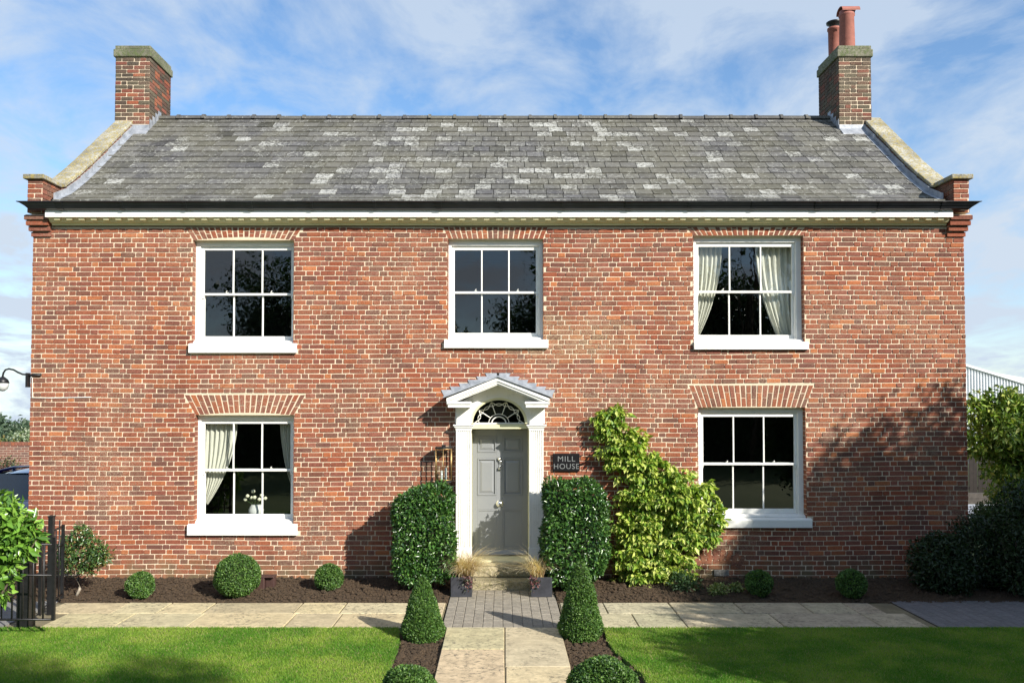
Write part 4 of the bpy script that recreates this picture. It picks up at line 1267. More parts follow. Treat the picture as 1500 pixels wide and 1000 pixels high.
# path towards the viewer
cxp = (PX0 + PX1) / 2; yy = YL - .01; k = 0
XL = gnd(652, 925).x; XM = gnd(739, 925).x; XR = gnd(823, 925).x
yl = yr = YL
for L in (.92, 1.45, .9, 1.3, 1.3, 1.3, 1.3, 1.3): slabgrid(sm_, [(XL, XM, yl - L, yl)], 0, (.56, .47, .29), .08); yl -= L
for L in (1.55, 1.0, 1.3, 1.3, 1.3, 1.3, 1.3): slabgrid(sm_, [(XM, XR, yr - L, yr)], 0, (.58, .49, .31), .08); yr -= L
sm_.box(XL + .01, XR - .01, YL - 9, YL - .005, -.07, -.010, (.30, .24, .14))
p = sm_.build("path", [M['slab']], None); tag(p, kind='structure')
# block paving by the door and at the right
def blocks(x0, x1, y0, y1, name, base, rot=False):
    m = MB(); w_, l_ = (.127, .205)
    n = int(round((x1 - x0) / w_)); w_ = (x1 - x0) / n
    for i in range(n):
        y = y0 - (l_ / 2 if i % 2 else 0)
        while y < y1:
            a, b = max(y, y0), min(y + l_, y1)
            if b - a > .03:
                g = .0022; v = R.uniform(.90, 1.08); dz_ = R.uniform(-.002, .002); bv = .006
                X0_, X1_ = x0 + i * w_ + g, x0 + (i + 1) * w_ - g
                c = tuple(q * v for q in base)
                vs = [(X0_ + bv, a + g + bv, dz_), (X1_ - bv, a + g + bv, dz_), (X1_ - bv, b - g - bv, dz_), (X0_ + bv, b - g - bv, dz_), (X0_, a + g, dz_ - bv), (X1_, a + g, dz_ - bv), (X1_, b - g, dz_ - bv), (X0_, b - g, dz_ - bv)]
                vs += [(q[0], q[1], -.05) for q in vs[4:]]
                m.add(vs, [(0, 1, 2, 3), (0, 4, 5, 1), (1, 5, 6, 2), (2, 6, 7, 3), (3, 7, 4, 0), (4, 8, 9, 5), (5, 9, 10, 6), (6, 10, 11, 7), (7, 11, 8, 4)], c)
            y += l_
    m.box(x0, x1, y0, y1, -.07, -.007, (.09, .08, .065))
    o = m.build(name, [M['block']], None); tag(o, kind='structure')
blocks(PX0 - .03, PX1 + .03, YL + .006, -.50, "block_paving", (.29, .26, .215))
blocks(pvr + .22, pvr + 4.5, YL, YB0 + .1, "side_paving", (.17, .165, .17))
m = MB(); m.box(pvl - 6, pvl - .62, YL - .25, YB0 + .25, -.07, .001, (1, 1, 1)); m.box(W0 - 9, W0 - .4, YB0 + .26, 14, -.09, -.01)
tag(m.build("side_path", [M['tarmac']], None), kind='structure')

# soil beds: bumpy sheets with crumbs
def soil(name, x0, x1, y0, y1, zf_, step=.035, crumbs=9000, inside=None):
    nx, ny = int((x1 - x0) / step), max(4, int((y1 - y0) / step))
    X, Y = np.meshgrid(np.linspace(x0, x1, nx), np.linspace(y0, y1, ny))
    Z = np.array([[zf_(x, y) + .022 * mnoise.noise(Vector((x * 5, y * 5, 1))) + .014 * mnoise.noise(Vector((x * 17, y * 17, 4))) for x, y in zip(a, b)] for a, b in zip(X, Y)])
    V = np.stack([X.ravel(), Y.ravel(), Z.ravel()], 1)
    i, j = np.meshgrid(np.arange(nx - 1), np.arange(ny - 1)); a = (j * nx + i).ravel()
    F = np.stack([a, a + 1, a + nx + 1, a + nx], 1)
    # crumbs: little tetrahedra-like clods merged in the same sheet
    cx_ = NP.uniform(x0, x1, crumbs); cy_ = NP.uniform(y0, y1, crumbs)
    if inside:
        ok = np.array([inside(p_, q_) for p_, q_ in zip(cx_, cy_)]); cx_, cy_ = cx_[ok], cy_[ok]; crumbs = len(cx_)
    s_ = NP.gamma(2.0, .0055, crumbs) + .005
    cz_ = np.array([zf_(x, y) + .022 * mnoise.noise(Vector((x * 5, y * 5, 1))) + .014 * mnoise.noise(Vector((x * 17, y * 17, 4))) for x, y in zip(cx_, cy_)])
    octa = np.array([(1, 0, 0), (0, 1, 0), (-1, 0, 0), (0, -1, 0), (0, 0, .8), (0, 0, -.6)], float)
    P = octa[None] * (s_[:, None, None] * NP.uniform(.6, 1.3, (crumbs, 6, 1)))
    P = P + np.stack([cx_, cy_, cz_ + s_ * .3], 1)[:, None]
    of = np.array([(0, 1, 4), (1, 2, 4), (2, 3, 4), (3, 0, 4)])
    V2 = P.reshape(-1, 3); F2 = (of[None] + (np.arange(crumbs) * 6)[:, None, None] + len(V)).reshape(-1, 3)
    F3 = np.concatenate([np.stack([F[:, 0], F[:, 1], F[:, 2]], 1), np.stack([F[:, 0], F[:, 2], F[:, 3]], 1), F2])
    VV = np.concatenate([V, V2])
    o = fastmesh(name, VV, F3, np.ones((len(VV), 3)), [M['soil']], None)
    return tag(o, kind='structure')
bedz = lambda x, y: -.015 + .085 * max(0, min(1, (y - YB0) / (0 - YB0))) ** .8
soil("soil_bed", W0 - .35, PX0 - .04, YB0 + .0, .02, bedz, crumbs=11000)
soil("soil_bed", PX1 + .04, W1 + 3.5, YB0 + .0, .02, bedz, crumbs=13000)
flat = lambda x, y: -.045 if (x > -2 and x < 2.2) else -.08
EDL = [(gnd(*q).x, gnd(*q).y) for q in ((584, 919), (585, 932), (583, 948), (576, 965), (567, 985), (556, 1010), (548, 1040))]
EDR = [(gnd(*q).x, gnd(*q).y) for q in ((884, 914), (886, 926), (892, 940), (900, 952), (918, 966), (940, 985), (953, 1010), (960, 1040))]
def edge_x(E, y):
    for a_, b_ in zip(E[:-1], E[1:]):
        if b_[1] <= y <= a_[1]: return a_[0] + (b_[0] - a_[0]) * (y - a_[1]) / (b_[1] - a_[1])
    return E[0][0] if y > E[0][1] else E[-1][0]
soil("soil_bed", XL - .95, XL + .0, -5.6, YL + .0, flat, crumbs=9000, inside=lambda p_, q_: p_ > edge_x(EDL, q_) + .03)
soil("soil_bed", XR, XR + 1.2, -5.6, YL + .0, flat, crumbs=9000, inside=lambda p_, q_: p_ < edge_x(EDR, q_) - .03)

# lawns
def lawn_poly(side):
    if side < 0:
        e = [(584, 919), (585, 932), (583, 948), (576, 965), (567, 985), (556, 1010), (548, 1040)]
    else:
        e = [(884, 914), (886, 926), (892, 940), (900, 952), (918, 966), (940, 985), (953, 1010), (960, 1040)]
    pts = [(gnd(*q).x, gnd(*q).y) for q in e]
    return pts
lawnpolys = []
for side in (-1, 1):
    e = lawn_poly(side); ylim = -8.0
    m = MB()
    xin_end = e[-1][0]
    e = e + [(xin_end, ylim)]
    xfar = -11.0 if side < 0 else 11.0
    ring = e + [(xfar, ylim), (xfar, YL - .03)]
    ring[0] = (ring[0][0], YL - .02)
    if side > 0: ring = ring[::-1]
    ring = ring[::-1]
    m.prismz(ring, -.09, -.004)
    tag(m.build("lawn", [M['lawn']], None), kind='structure')
    lawnpolys.append((side, e))
def xedge(side, y):
    e = lawnpolys[0 if side < 0 else 1][1]
    for a, b in zip(e[:-1], e[1:]):
        if b[1] <= y <= a[1]: return a[0] + (b[0] - a[0]) * (y - a[1]) / (b[1] - a[1] - 1e-9)
    return e[0][0] if y > e[0][1] else e[-1][0]
for side, nb in ((-1, 190000), (1, 190000)):
    u = NP.random(nb)
    dist = 7.3 + (13 + YL - 7.3) * u ** .95
    y = -13 + dist
    y = np.minimum(y, YL - .005 + NP.normal(0, .012, nb))
    ex_ = np.array([xedge(side, v) for v in y]) + NP.normal(0, .012, nb)
    reach = dist * .63 + .2
    x = ex_ + side * NP.random(nb) * np.maximum(.1, reach - np.abs(ex_))
    h = NP.uniform(.012, .030, nb); w_ = NP.uniform(.0022, .0045, nb)
    a = NP.uniform(0, 2 * PI, nb); lean = NP.uniform(.2, 1.0, nb) * h; la = NP.uniform(0, 2 * PI, nb)
    B = np.stack([x, y, np.full(nb, -.006)], 1)
    dx = np.stack([np.cos(a) * w_, np.sin(a) * w_, np.zeros(nb)], 1)
    T = B + np.stack([np.cos(la) * lean, np.sin(la) * lean, h], 1)
    V = np.stack([B - dx, B + dx, T], 1).reshape(-1, 3)
    F = np.arange(nb * 3).reshape(-1, 3)
    nz = np.array([mnoise.noise(Vector((p * 1.1, q * 1.6, 0))) + .6 * mnoise.noise(Vector((p * 4, q * 4, 5))) for p, q in zip(x, y)])
    stripe = .12 * np.sin(x * 2.2)
    k = np.clip(.45 + nz * .8 + stripe + NP.normal(0, .22, nb), 0, 1)[:, None]
    c = (1 - k) * np.array([[.075, .21, .012]]) + k * np.array([[.26, .37, .045]])
    dead = NP.random(nb) < (.08 + .18 * np.clip(nz, 0, 1))
    c[dead] = np.array([.34, .30, .13])
    c = np.repeat(c, 3, axis=0)
    o = fastmesh("grass", V, F, c, [M['grass']], None)
    tag(o, "short mown lawn grass %s of the stone path" % ("left" if side < 0 else "right"), "grass", kind='stuff')

# ================================================================== FOLIAGE
def leaves(name, P, N, size, aspect, cols, mat, parent, droop=0., out=.5, jitter=.7, fold=.25, sv=.3):
    n = len(P)
    rnd = NP.normal(0, 1, (n, 3)); rnd /= np.linalg.norm(rnd, axis=1)[:, None] + 1e-9
    D = rnd * jitter + N * out + np.array([[0, 0, -droop]])
    D /= np.linalg.norm(D, axis=1)[:, None] + 1e-9
    up = N * .8 + NP.normal(0, .5, (n, 3)) + np.array([[0, 0, .5]])
    S = np.cross(D, up); S /= np.linalg.norm(S, axis=1)[:, None] + 1e-9
    U = np.cross(S, D)
    L = (size * NP.uniform(1 - sv, 1 + sv, n))[:, None]
    Wd = L * aspect * .5
    b = P; tip = P + D * L - U * L * .10
    md = P + D * L * .5 + U * L * .04
    l = md + S * Wd + U * Wd * fold; r = md - S * Wd + U * Wd * fold
    V = np.stack([b, r, tip, l], 1).reshape(-1, 3)
    i = np.arange(n)[:, None] * 4
    F = np.concatenate([i + np.array([[0, 1, 2]]), i + np.array([[0, 2, 3]])])
    c = np.repeat(cols, 4, axis=0)
    return fastmesh(name, V, F, c, [mat], parent)
def pal(n, cs, var=.18, w=None):
    cs = np.array(cs); k = NP.choice(len(cs), n, p=w)
    c = cs[k] * NP.uniform(1 - var, 1 + var, (n, 1))
    return c
def superell(n, a, b, c, p, lo=.93, hi=1.02):
    d = NP.normal(0, 1, (n, 3))
    if p > 3:
        d = NP.uniform(-1, 1, (n, 3)); ax = NP.integers(0, 3, n)
        areas = np.array([b * c, a * c, a * b]); ax = NP.choice(3, n, p=areas / areas.sum())
        d[np.arange(n), ax] = np.sign(NP.uniform(-1, 1, n))
    s = (np.abs(d) ** p).sum(1) ** (1 / p)
    u = d / s[:, None]
    nrm = np.sign(u) * np.abs(u) ** (p - 1) / np.array([[a, b, c]]); nrm /= np.linalg.norm(nrm, axis=1)[:, None]
    return u * np.array([[a, b, c]]) * NP.uniform(lo, hi, (n, 1)), nrm
def lump(P, amp, fr, seed):
    k = np.array([mnoise.noise(Vector((q[0] * fr + seed, q[1] * fr, q[2] * fr))) for q in P])
    return k[:, None] * amp
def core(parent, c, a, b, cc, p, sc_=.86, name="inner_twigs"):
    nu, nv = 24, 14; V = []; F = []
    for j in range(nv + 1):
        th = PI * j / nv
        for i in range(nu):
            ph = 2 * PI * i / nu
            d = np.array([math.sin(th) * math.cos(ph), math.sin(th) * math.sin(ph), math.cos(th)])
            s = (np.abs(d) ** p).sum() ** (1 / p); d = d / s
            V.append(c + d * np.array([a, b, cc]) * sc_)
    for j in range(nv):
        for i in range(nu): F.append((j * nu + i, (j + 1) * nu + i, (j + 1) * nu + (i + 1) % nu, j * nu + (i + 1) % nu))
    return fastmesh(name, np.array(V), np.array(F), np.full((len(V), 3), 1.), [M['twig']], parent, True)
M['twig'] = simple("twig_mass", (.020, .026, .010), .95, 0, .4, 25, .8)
BOX = [(.055, .13, .022), (.085, .18, .03), (.04, .09, .018), (.13, .23, .045)]
def box_ball(px, py, rpx, label, group, n=9000, size=.027, squash=.96, cs=BOX):
    # ball standing on the ground; px,py = centre in the photograph
    Zg = .03 if py < 900 else -.03
    base = gnd(px, py + rpx * .93, Zg)
    r = rpx * (base.y + 13) / FPX
    c = np.array([base.x, base.y + r * .55, Zg + r * .93])
    o = empty("box_ball", (c[0], c[1], Zg), label, "topiary", group)
    P, N = superell(n, r, r, r * squash, 2, .92, 1.03)
    P = P * (1 + lump(P / r, .12, 1.9, px))
    leaves("foliage", P + c, N, size, .6, pal(n, cs), M['leaf'], o, out=.75, jitter=.75)
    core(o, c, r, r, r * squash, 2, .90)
    return o
G = "clipped box balls in the soil beds"
box_ball(342, 847, 31, "large clipped box ball under the lower left window", G, 11000)
box_ball(201, 859, 18.5, "small round box ball between the twisted shrub and the large box ball", G, 5000)
box_ball(480, 848, 19, "small bright box ball left of the clipped hedge in brick shade", G, 5000)
box_ball(596, 1024, 40, "box ball cut by the photo edge left of the stone path", G, 15000)
box_ball(889, 1027, 53, "wide box ball cut by the photo edge right of the stone path", G, 22000)
box_ball(1115, 856, 18, "small shaded box ball under the lower right window", G, 5000)
box_ball(1252, 857, 20, "small shaded box ball right of the lower right window", G, 5000)

def cone(px, py0, py1, wpx, label):
    Zg = -.03
    base = gnd(px, py1 - 6, Zg); sc_ = FPX / (base.y + 13)
    H_ = at(px, py0, base.y).z - Zg; r = wpx / 2 / sc_
    o = empty("box_cone", (base.x, base.y, Zg), label, "topiary", "clipped box cones flanking the path")
    n = 17000
    t = 1 - np.sqrt(NP.random(n) * .995)
    t = np.clip(t, 0, .995)
    prof = np.where(t < .15, .80 + .20 * np.sin(t / .15 * PI / 2), ((1 - t) / .85) ** .64)
    a = NP.uniform(0, 2 * PI, n)
    rr = r * prof * NP.uniform(.90, 1.03, n)
    P = np.stack([np.cos(a) * rr, np.sin(a) * rr, t * H_], 1)
    P[:, :2] *= (1 + lump(P, .16, 4.5, px))
    N = np.stack([np.cos(a), np.sin(a), np.full(n, .35)], 1); N /= np.linalg.norm(N, axis=1)[:, None]
    c = np.array([base.x, base.y, Zg])
    leaves("foliage", P + c, N, .026, .6, pal(n, BOX), M['leaf'], o, out=.7, jitter=.75)
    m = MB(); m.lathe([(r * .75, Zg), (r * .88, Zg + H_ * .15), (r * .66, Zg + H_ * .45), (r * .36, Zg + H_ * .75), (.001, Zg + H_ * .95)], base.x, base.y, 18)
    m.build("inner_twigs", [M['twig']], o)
cone(619, 843, 941, 57, "clipped box cone left of the path beside the left lawn")
cone(851, 820, 940, 60, "clipped box cone right of the path beside the right lawn")

LAUR = [(.035, .095, .018), (.055, .14, .025), (.022, .065, .015), (.10, .20, .04)]
def hedge(x0p, x1p, ytop, ybot, Yf, Yb, label, seed):
    xa, xb = at(x0p, 790, Yf).x, at(x1p, 790, Yf).x
    zt = at(700, ytop, Yf).z; zb = .18
    a, b, c_ = (xb - xa) / 2, (Yb - Yf) / 2, (zt - zb) / 2
    c = np.array([(xa + xb) / 2, (Yf + Yb) / 2, (zt + zb) / 2])
    o = empty("clipped_hedge", (c[0], c[1], .03), label, "hedge", "clipped evergreen blocks beside the door")
    n = 15000
    P, N = superell(n, a, b, c_, 5.5, .90, 1.02)
    P = P * (1 + lump(P, .20, 2.2, seed) + lump(P, .10, 6.0, seed + 4))
    low = NP.random(n) < np.clip((-P[:, 2] / c_ - .80) * 3.0, 0, .55); P, N = P[~low], N[~low]; n = len(P)
    leaves("foliage", P + c, N, .058, .45, pal(n, LAUR, .3), M['gloss'], o, out=.8, jitter=1.0, sv=.45)
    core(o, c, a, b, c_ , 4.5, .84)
    m = MB()
    for k in range(3): m.tube([(c[0] + (k - 1) * .15, c[1], -.02), (c[0] + (k - 1) * .2, c[1], .35)], .022, 7)
    m.build("stems", [M['bark']], o)
hedge(577, 661, 717, 860, -.92, -.32, "clipped glossy evergreen block left of the front door", 3)
hedge(800, 886, 711, 868, -.92, -.30, "clipped glossy evergreen block right of the door under the house sign", 8)

# climber on the wall
cl = empty("wall_climber", (at(975, 860, -.2).x, -.2, .05), "yellow green leafy climber sprawling up the brick wall left of the lower right window", "climbing plant")
blobs = [(891, 614, 20, .18), (903, 636, 24, .2), (885, 630, 13, .15), (922, 660, 28, .22), (938, 686, 32, .25), (960, 705, 34, .3), (985, 700, 26, .3), (1003, 722, 34, .35), (1020, 748, 30, .35), (1030, 772, 22, .3), (975, 740, 40, .38), (940, 735, 34, .3),
         (925, 775, 30, .3), (960, 785, 42, .4), (1000, 780, 34, .38), (915, 815, 30, .35), (945, 830, 36, .4), (985, 825, 30, .35), (925, 848, 22, .35), (1040, 755, 14, .3), (898, 672, 16, .15), (960, 852, 22, .38)]
PP = []; NN = []; DD = []
for (px, py, rp, dp) in blobs:
    c = np.array(at(px, py, -dp * .5)); r = rp / 96.
    nc = int(10 * (rp / 30) ** 2) + 3
    for k in range(nc):                                   # sprays: each is a small tent of drooping leaflets
        d = NP.normal(0, 1, 3); d[1] = -abs(d[1]) * 1.2; d /= np.linalg.norm(d)
        cc_ = c + d * np.array([r, dp * .65, r]) * NP.uniform(.72, 1.08)
        m_ = int(NP.uniform(34, 60)); rs_ = NP.uniform(.06, .115)
        q = NP.normal(0, 1, (m_, 3)); q /= np.linalg.norm(q, axis=1)[:, None]; q[:, 2] = np.abs(q[:, 2]) * .55
        P = cc_ + q * rs_ * NP.uniform(.3, 1.1, (m_, 1)) + np.array([0, 0, -.02])
        PP.append(P); NN.append(q * .6 + d * .6)
    P, N = superell(int(260 * (rp / 30) ** 2), r * 1.05, .07, r * .85, 2, .2, 1.0)      # leaves lying close to the wall
    PP.append(P + np.array(at(px, py, -.10))); NN.append(N * .3 + np.array([[0, -1., .2]]))
for (px, py) in ((872, 608), (915, 604), (935, 640), (955, 668), (985, 682), (1012, 690), (1036, 712), (1050, 735), (1054, 760), (1045, 785), (880, 655), (902, 700), (912, 735), (905, 770), (897, 800), (900, 850), (1010, 820), (990, 855)):
    c = np.array(at(px + R.uniform(-4, 4), py + R.uniform(-4, 4), -.16)); m_ = 26
    q = NP.normal(0, 1, (m_, 3)); q /= np.linalg.norm(q, axis=1)[:, None]
    PP.append(c + q * np.array([.085, .05, .06]) * NP.uniform(.4, 1.2, (m_, 1))); NN.append(q * .8 + np.array([[0, -.5, .1]]))
P3 = np.concatenate(PP); N3 = np.concatenate(NN)
P3[:, 1] = np.minimum(P3[:, 1], -.012)
WIS = [(.34, .42, .06), (.24, .35, .04), (.52, .56, .15), (.13, .25, .03)]
cc = pal(len(P3), WIS, .15)
leaves("foliage", P3, N3 * .8 + np.array([[0, -.3, 0]]), .092, .42, cc, M['soft'], cl, droop=.50, out=.7, jitter=.5, sv=.5)
m = MB()
m.tube([tuple(at(*q, -.12)) for q in ((975, 868), (972, 840), (955, 800), (945, 760), (930, 710), (910, 660), (895, 620))], [.035, .03, .026, .022, .018, .014, .008], 8)
m.tube([tuple(at(*q, -.14)) for q in ((985, 868), (995, 835), (1000, 790), (1015, 750), (1030, 730))], [.028, .024, .02, .014, .008], 8)
m.tube([tuple(at(*q, -.10)) for q in ((972, 840), (940, 810), (915, 780))], [.02, .015, .008], 8)
m.build("trunk", [M['bark']], cl)

# standard shrub with a twisted stem
sh = empty("twisted_shrub", tuple(gnd(112, 872, .02)), "round shrub with pale twisted stem between the gate and the left wall bed", "shrub")
Ys = gnd(112, 872, .02).y
m = MB(); m.tube([tuple(at(*q, Ys)) for q in ((111, 874), (117, 862), (114, 848), (117, 838), (120, 828))], [.022, .020, .019, .018, .014], 9)
for q in ((100, 815), (112, 805), (130, 808), (142, 818)): m.tube([tuple(at(119, 832, Ys)), tuple(at(*q, Ys))], [.012, .005], 6)
m.build("trunk", [M['pbark']], sh)
PP = []; NN = []
for (px, py, rp) in ((120, 806, 30), (100, 800, 17), (142, 812, 20), (120, 785, 15), (128, 825, 18), (97, 822, 17), (118, 772, 7), (90, 812, 10), (152, 818, 10)):
    r = rp / 100.; P, N = superell(int(300 * (rp / 15) ** 2), r, r * .9, r * .9, 2, .35, 1.1)
    PP.append(P + np.array(at(px, py, Ys))); NN.append(N)
P = np.concatenate(PP); N = np.concatenate(NN)
c = pal(len(P), [(.05, .11, .025), (.035, .075, .02), (.11, .17, .04), (.18, .11, .04)], .2, [.4, .3, .2, .1])
leaves("foliage", P, N, .052, .42, c, M['gloss'], sh, out=.6, jitter=.8)

# laurel at the left edge, close to the viewer
lau = empty("laurel_bush", (gnd(5, 905).x, -3.4, 0), "bright glossy laurel bush at the left edge in front of the gate", "bush")
PP = []; NN = []
for (px, py, rp) in ((-20, 800, 60), (10, 770, 34), (25, 790, 30), (-8, 825, 28), (-10, 745, 24), (38, 785, 20), (-28, 860, 26), (-6, 866, 14), (12, 745, 14), (52, 768, 10)):
    r = rp / 127.; P, N = superell(int(46 * (rp / 15) ** 2), r, r * .8, r, 2, .55, 1.05)
    PP.append(P + np.array(at(px, py, -3.4))); NN.append(N)
P = np.concatenate(PP); N = np.concatenate(NN)
c = pal(len(P), [(.10, .22, .025), (.14, .29, .035), (.06, .14, .02), (.22, .38, .06)], .15)
leaves("foliage", P, N, .125, .40, c, M['gloss'], lau, out=.7, jitter=.75)
m = MB()
for k in range(7):
    q0 = gnd(-10 + k * 4, 915); q1 = at(-30 + k * 14, 790 - (k % 3) * 18, -3.4); m.tube([(q0.x, -3.4, -.05), tuple((Vector((q0.x, -3.4, 0)) + q1) / 2 + Vector((.03, 0, 0))), tuple(q1)], [.016, .012, .006], 6)
m.build("stems", [M['bark']], lau)

# ornamental grasses in slate troughs
def trough(px, label, glabel, full, s):
    X = at(px, 850, -.88).x + s * .02
    PYO = -.13
    o = empty("planter", (X, -.79, 0), label, "planter", "dark slate planters by the step")
    h = at(700, 842, -.80).z
    m = MB(); a = .15
    m.box(X - a, X + a, -.95, -.93, .0, h); m.box(X - a, X + a, -.65, -.63, .0, h); m.box(X - a, X - a + .02, -.93, -.65, 0, h); m.box(X + a - .02, X + a, -.93, -.65, 0, h)
    m.build("trough", [M['trough']], o, .004)
    m = MB(); m.box(X - a + .02, X + a - .02, -.93, -.65, .0, h - .03); m.build("compost", [M['soil']], o)
    g = empty("ornamental_grass", (X, -.79, h - .03), glabel, "ornamental grass", "dry tan grasses in the planters")
    nb = 950 if full else 330; V = []; F = []; C = []
    for b in range(nb):
        az = R.uniform(0, 2 * PI); L = R.uniform(.34, .66) * (1 if full else .9); el = R.uniform(.85, 1.5)
        bx, by = X + s * .05 + R.uniform(-.09, .09), -.79 + R.uniform(-.08, .08); z_ = h - .03
        dirx, diry = math.cos(az) + .25 * s, math.sin(az) - .1; w_ = R.uniform(.0020, .0040)
        p = Vector((bx, by, z_)); e = el; base = len(V)
        k = R.random(); col = tuple(a_ * (1 - k) + b_ * k for a_, b_ in zip((.68, .50, .25), (.86, .76, .54)))
        if R.random() < .12: col = (.22, .09, .05)
        for i in range(8):
            px2, py2 = -diry * w_ * (1 - i / 9), dirx * w_ * (1 - i / 9)
            V.append((p.x - px2, p.y - py2, p.z)); V.append((p.x + px2, p.y + py2, p.z)); C += [col, col]
            p = p + Vector((dirx * math.cos(e), diry * math.cos(e), math.sin(e))) * (L / 7); e -= R.uniform(.10, .30)
            if i: F.append((base + 2 * i - 2, base + 2 * i - 1, base + 2 * i + 1, base + 2 * i))
    fastmesh("blades", np.array(V), np.array(F), np.array(C), [M['dry']], g)
    # small purple trailing plant at the rim
    n = 140; P = np.stack([X + s * .10 + NP.normal(0, .04, n), -.95 + NP.normal(0, .03, n), h - .05 + NP.normal(0, .05, n)], 1)
    tp = empty("trailing_plant", (X + s * .10, -.95, h - .08))
    t_ = leaves("foliage", P, np.tile([[0, -1., 0]], (n, 1)), .035, .6, pal(n, [(.10, .03, .035), (.16, .07, .06), (.05, .06, .03)]), M['leaf'], tp, droop=.4)
    tag(tp, "purple leaved trailing plant on the rim of the %s planter" % ("left" if s > 0 else "right"), "plant", "trailing plants in the planters")
trough(674, "square dark slate planter left of the doorstep", "full dry tan grass arching from the left planter", True, 1)
trough(795, "square dark slate planter right of the doorstep", "sparse dry tan grass in the shaded right planter", False, -1)

# brown box on the soil
bx = gnd(389, 862, .04)
bo = empty("garden_socket_box", (bx.x, bx.y, .02), "small brown outdoor box on the soil right of the large box ball", "box")
m = MB(); m.box(bx.x - .13, bx.x - .02, bx.y, bx.y + .14, .02, .20); m.build("box_housing", [M['ventm']], bo, .012)
m = MB(); m.box(bx.x - .015, bx.x + .11, bx.y + .06, bx.y + .18, .02, .20); m.box(bx.x - .14, bx.x + .12, bx.y - .01, bx.y + .19, .201, .215); m.build("box_lid", [M['ventm']], bo, .01)

# air brick
ab = at(1057, 838, -.02)
m = MB(); m.box(ab.x - .115, ab.x + .115, -.03, .0, ab.z - .05, ab.z + .04)
for i in range(9): m.box(ab.x - .10 + i * .024, ab.x - .088 + i * .024, -.034, -.0301, ab.z - .04, ab.z + .03)
m.build("air_brick", [M['tarmac']], house)

# small plants low on the right bed
for i, (px, py, rp, lab, cs) in enumerate(((1003, 850, 22, "dark ferny plant at the foot of the climber", [(.03, .07, .02), (.05, .10, .03)]),
                                           (1052, 862, 12, "pale variegated ground plant right of the climber", [(.40, .42, .16), (.16, .22, .05)]),
                                           (1078, 860, 9, "low pale leaved sprig by the first shaded box ball", [(.38, .40, .15), (.12, .18, .04)]))):
    c = gnd(px, py + rp * .7, .03); r = rp / 100.
    P, N = superell(int(300 * rp / 10), r * 1.2, r * .7, r * .8, 2, .3, 1.0)
    P = P + np.array([c.x, c.y, .03 + r * .6])
    o = empty("low_plant", (c.x, c.y, .03))
    leaves("foliage", P, N, .045, .45, pal(len(P), cs), M['leaf'], o, droop=.1)
    tag(o, lab, "plant")

# ================================================================== GATES
def gate(x0, x1, Y, zb, zt, rails, bars, label, grp, stile=.034, arch=0, y1=None):
    o = empty("iron_gate", (x1, Y, zb), label, "gate", grp)
    m = MB(); y1 = Y if y1 is None else y1
    f = lambda t: (x0 + (x1 - x0) * t, Y + (y1 - Y) * t)
    for t in (0, 1):
        x, y = f(t); m.box(x - stile / 2, x + stile / 2, y - stile / 2, y + stile / 2, zb, zt)
    for z_ in rails:
        a, b = f(0), f(1); m.tube([(a[0], a[1], z_), (b[0], b[1], z_)], .014, 4)
    m.build("gate_frame", [M['black']], o)
    for i in range(1, bars + 1):
        x, y = f(i / (bars + 1)); b = MB(); b.tube([(x, y, zb), (x, y, zt - .02 + (.10 if i % 2 else .0) * (1 if arch else 0))], .010, 6)
        b.build("bar", [M['black']], o)
    return o
YG = -3.0
gx1 = at(79, 850, YG).x
gate(gx1 - 1.1, gx1, YG, at(79, 908, YG).z, at(79, 786, YG).z, [at(79, 908, YG).z + .01, at(79, 842, YG).z, at(79, 797, YG).z], 8, "black iron gate with thin upright bars at the left edge", "black iron gates")
Y2 = -1.3
gx2 = at(92, 800, Y2).x
gate(at(60, 800, -2.2).x, gx2, -2.2, .06, at(90, 768, Y2).z, [.12, .8, at(90, 768, Y2).z - .02], 5, "open black iron gate leaf behind, turned towards the brick wall", "black iron gates", .035, 1, Y2)
m = MB(); q = at(75, 800, -1.9)
m.box(q.x - .03, q.x + .03, -1.93, -1.87, -.05, at(75, 757, -1.9).z); m.box(q.x - .036, q.x + .036, -1.936, -1.864, at(75, 757, -1.9).z + .001, at(75, 757, -1.9).z + .02)
tag(m.build("gate_post", [M['black']], None), "tall slim black iron gate post beside the twisted shrub", "post", "black gate posts")
m = MB(); q = at(39, 840, -2.5)
m.box(q.x - .075, q.x + .075, -2.58, -2.42, -.05, at(39, 788, -2.5).z); m.box(q.x - .085, q.x + .085, -2.59, -2.41, at(39, 788, -2.5).z + .001, at(39, 788, -2.5).z + .02)
tag(m.build("gate_post", [M['black']], None), "thick square black gate post behind the laurel leaves", "post", "black gate posts")

# ================================================================== BEYOND, LEFT
gw = MB(); yw = 13.5; zt = at(20, 652, yw).z
gw.box(-32, W0 - .4, yw, yw + .23, -.1, zt)
gwo = empty("garden_wall", (-15, yw, -.1), "low red brick garden wall behind the blue car", "wall")
gw.build("wall_bricks", [M['bside']], gwo)
g2 = MB(); x = -20
while x < W0 - .5:
    g2.box(x, x + .095, yw - .012, yw + .242, zt + .001, zt + .10, R.choice(RED + DRK)); x += .105
g2.build("wall_coping", [M['brick']], gwo)

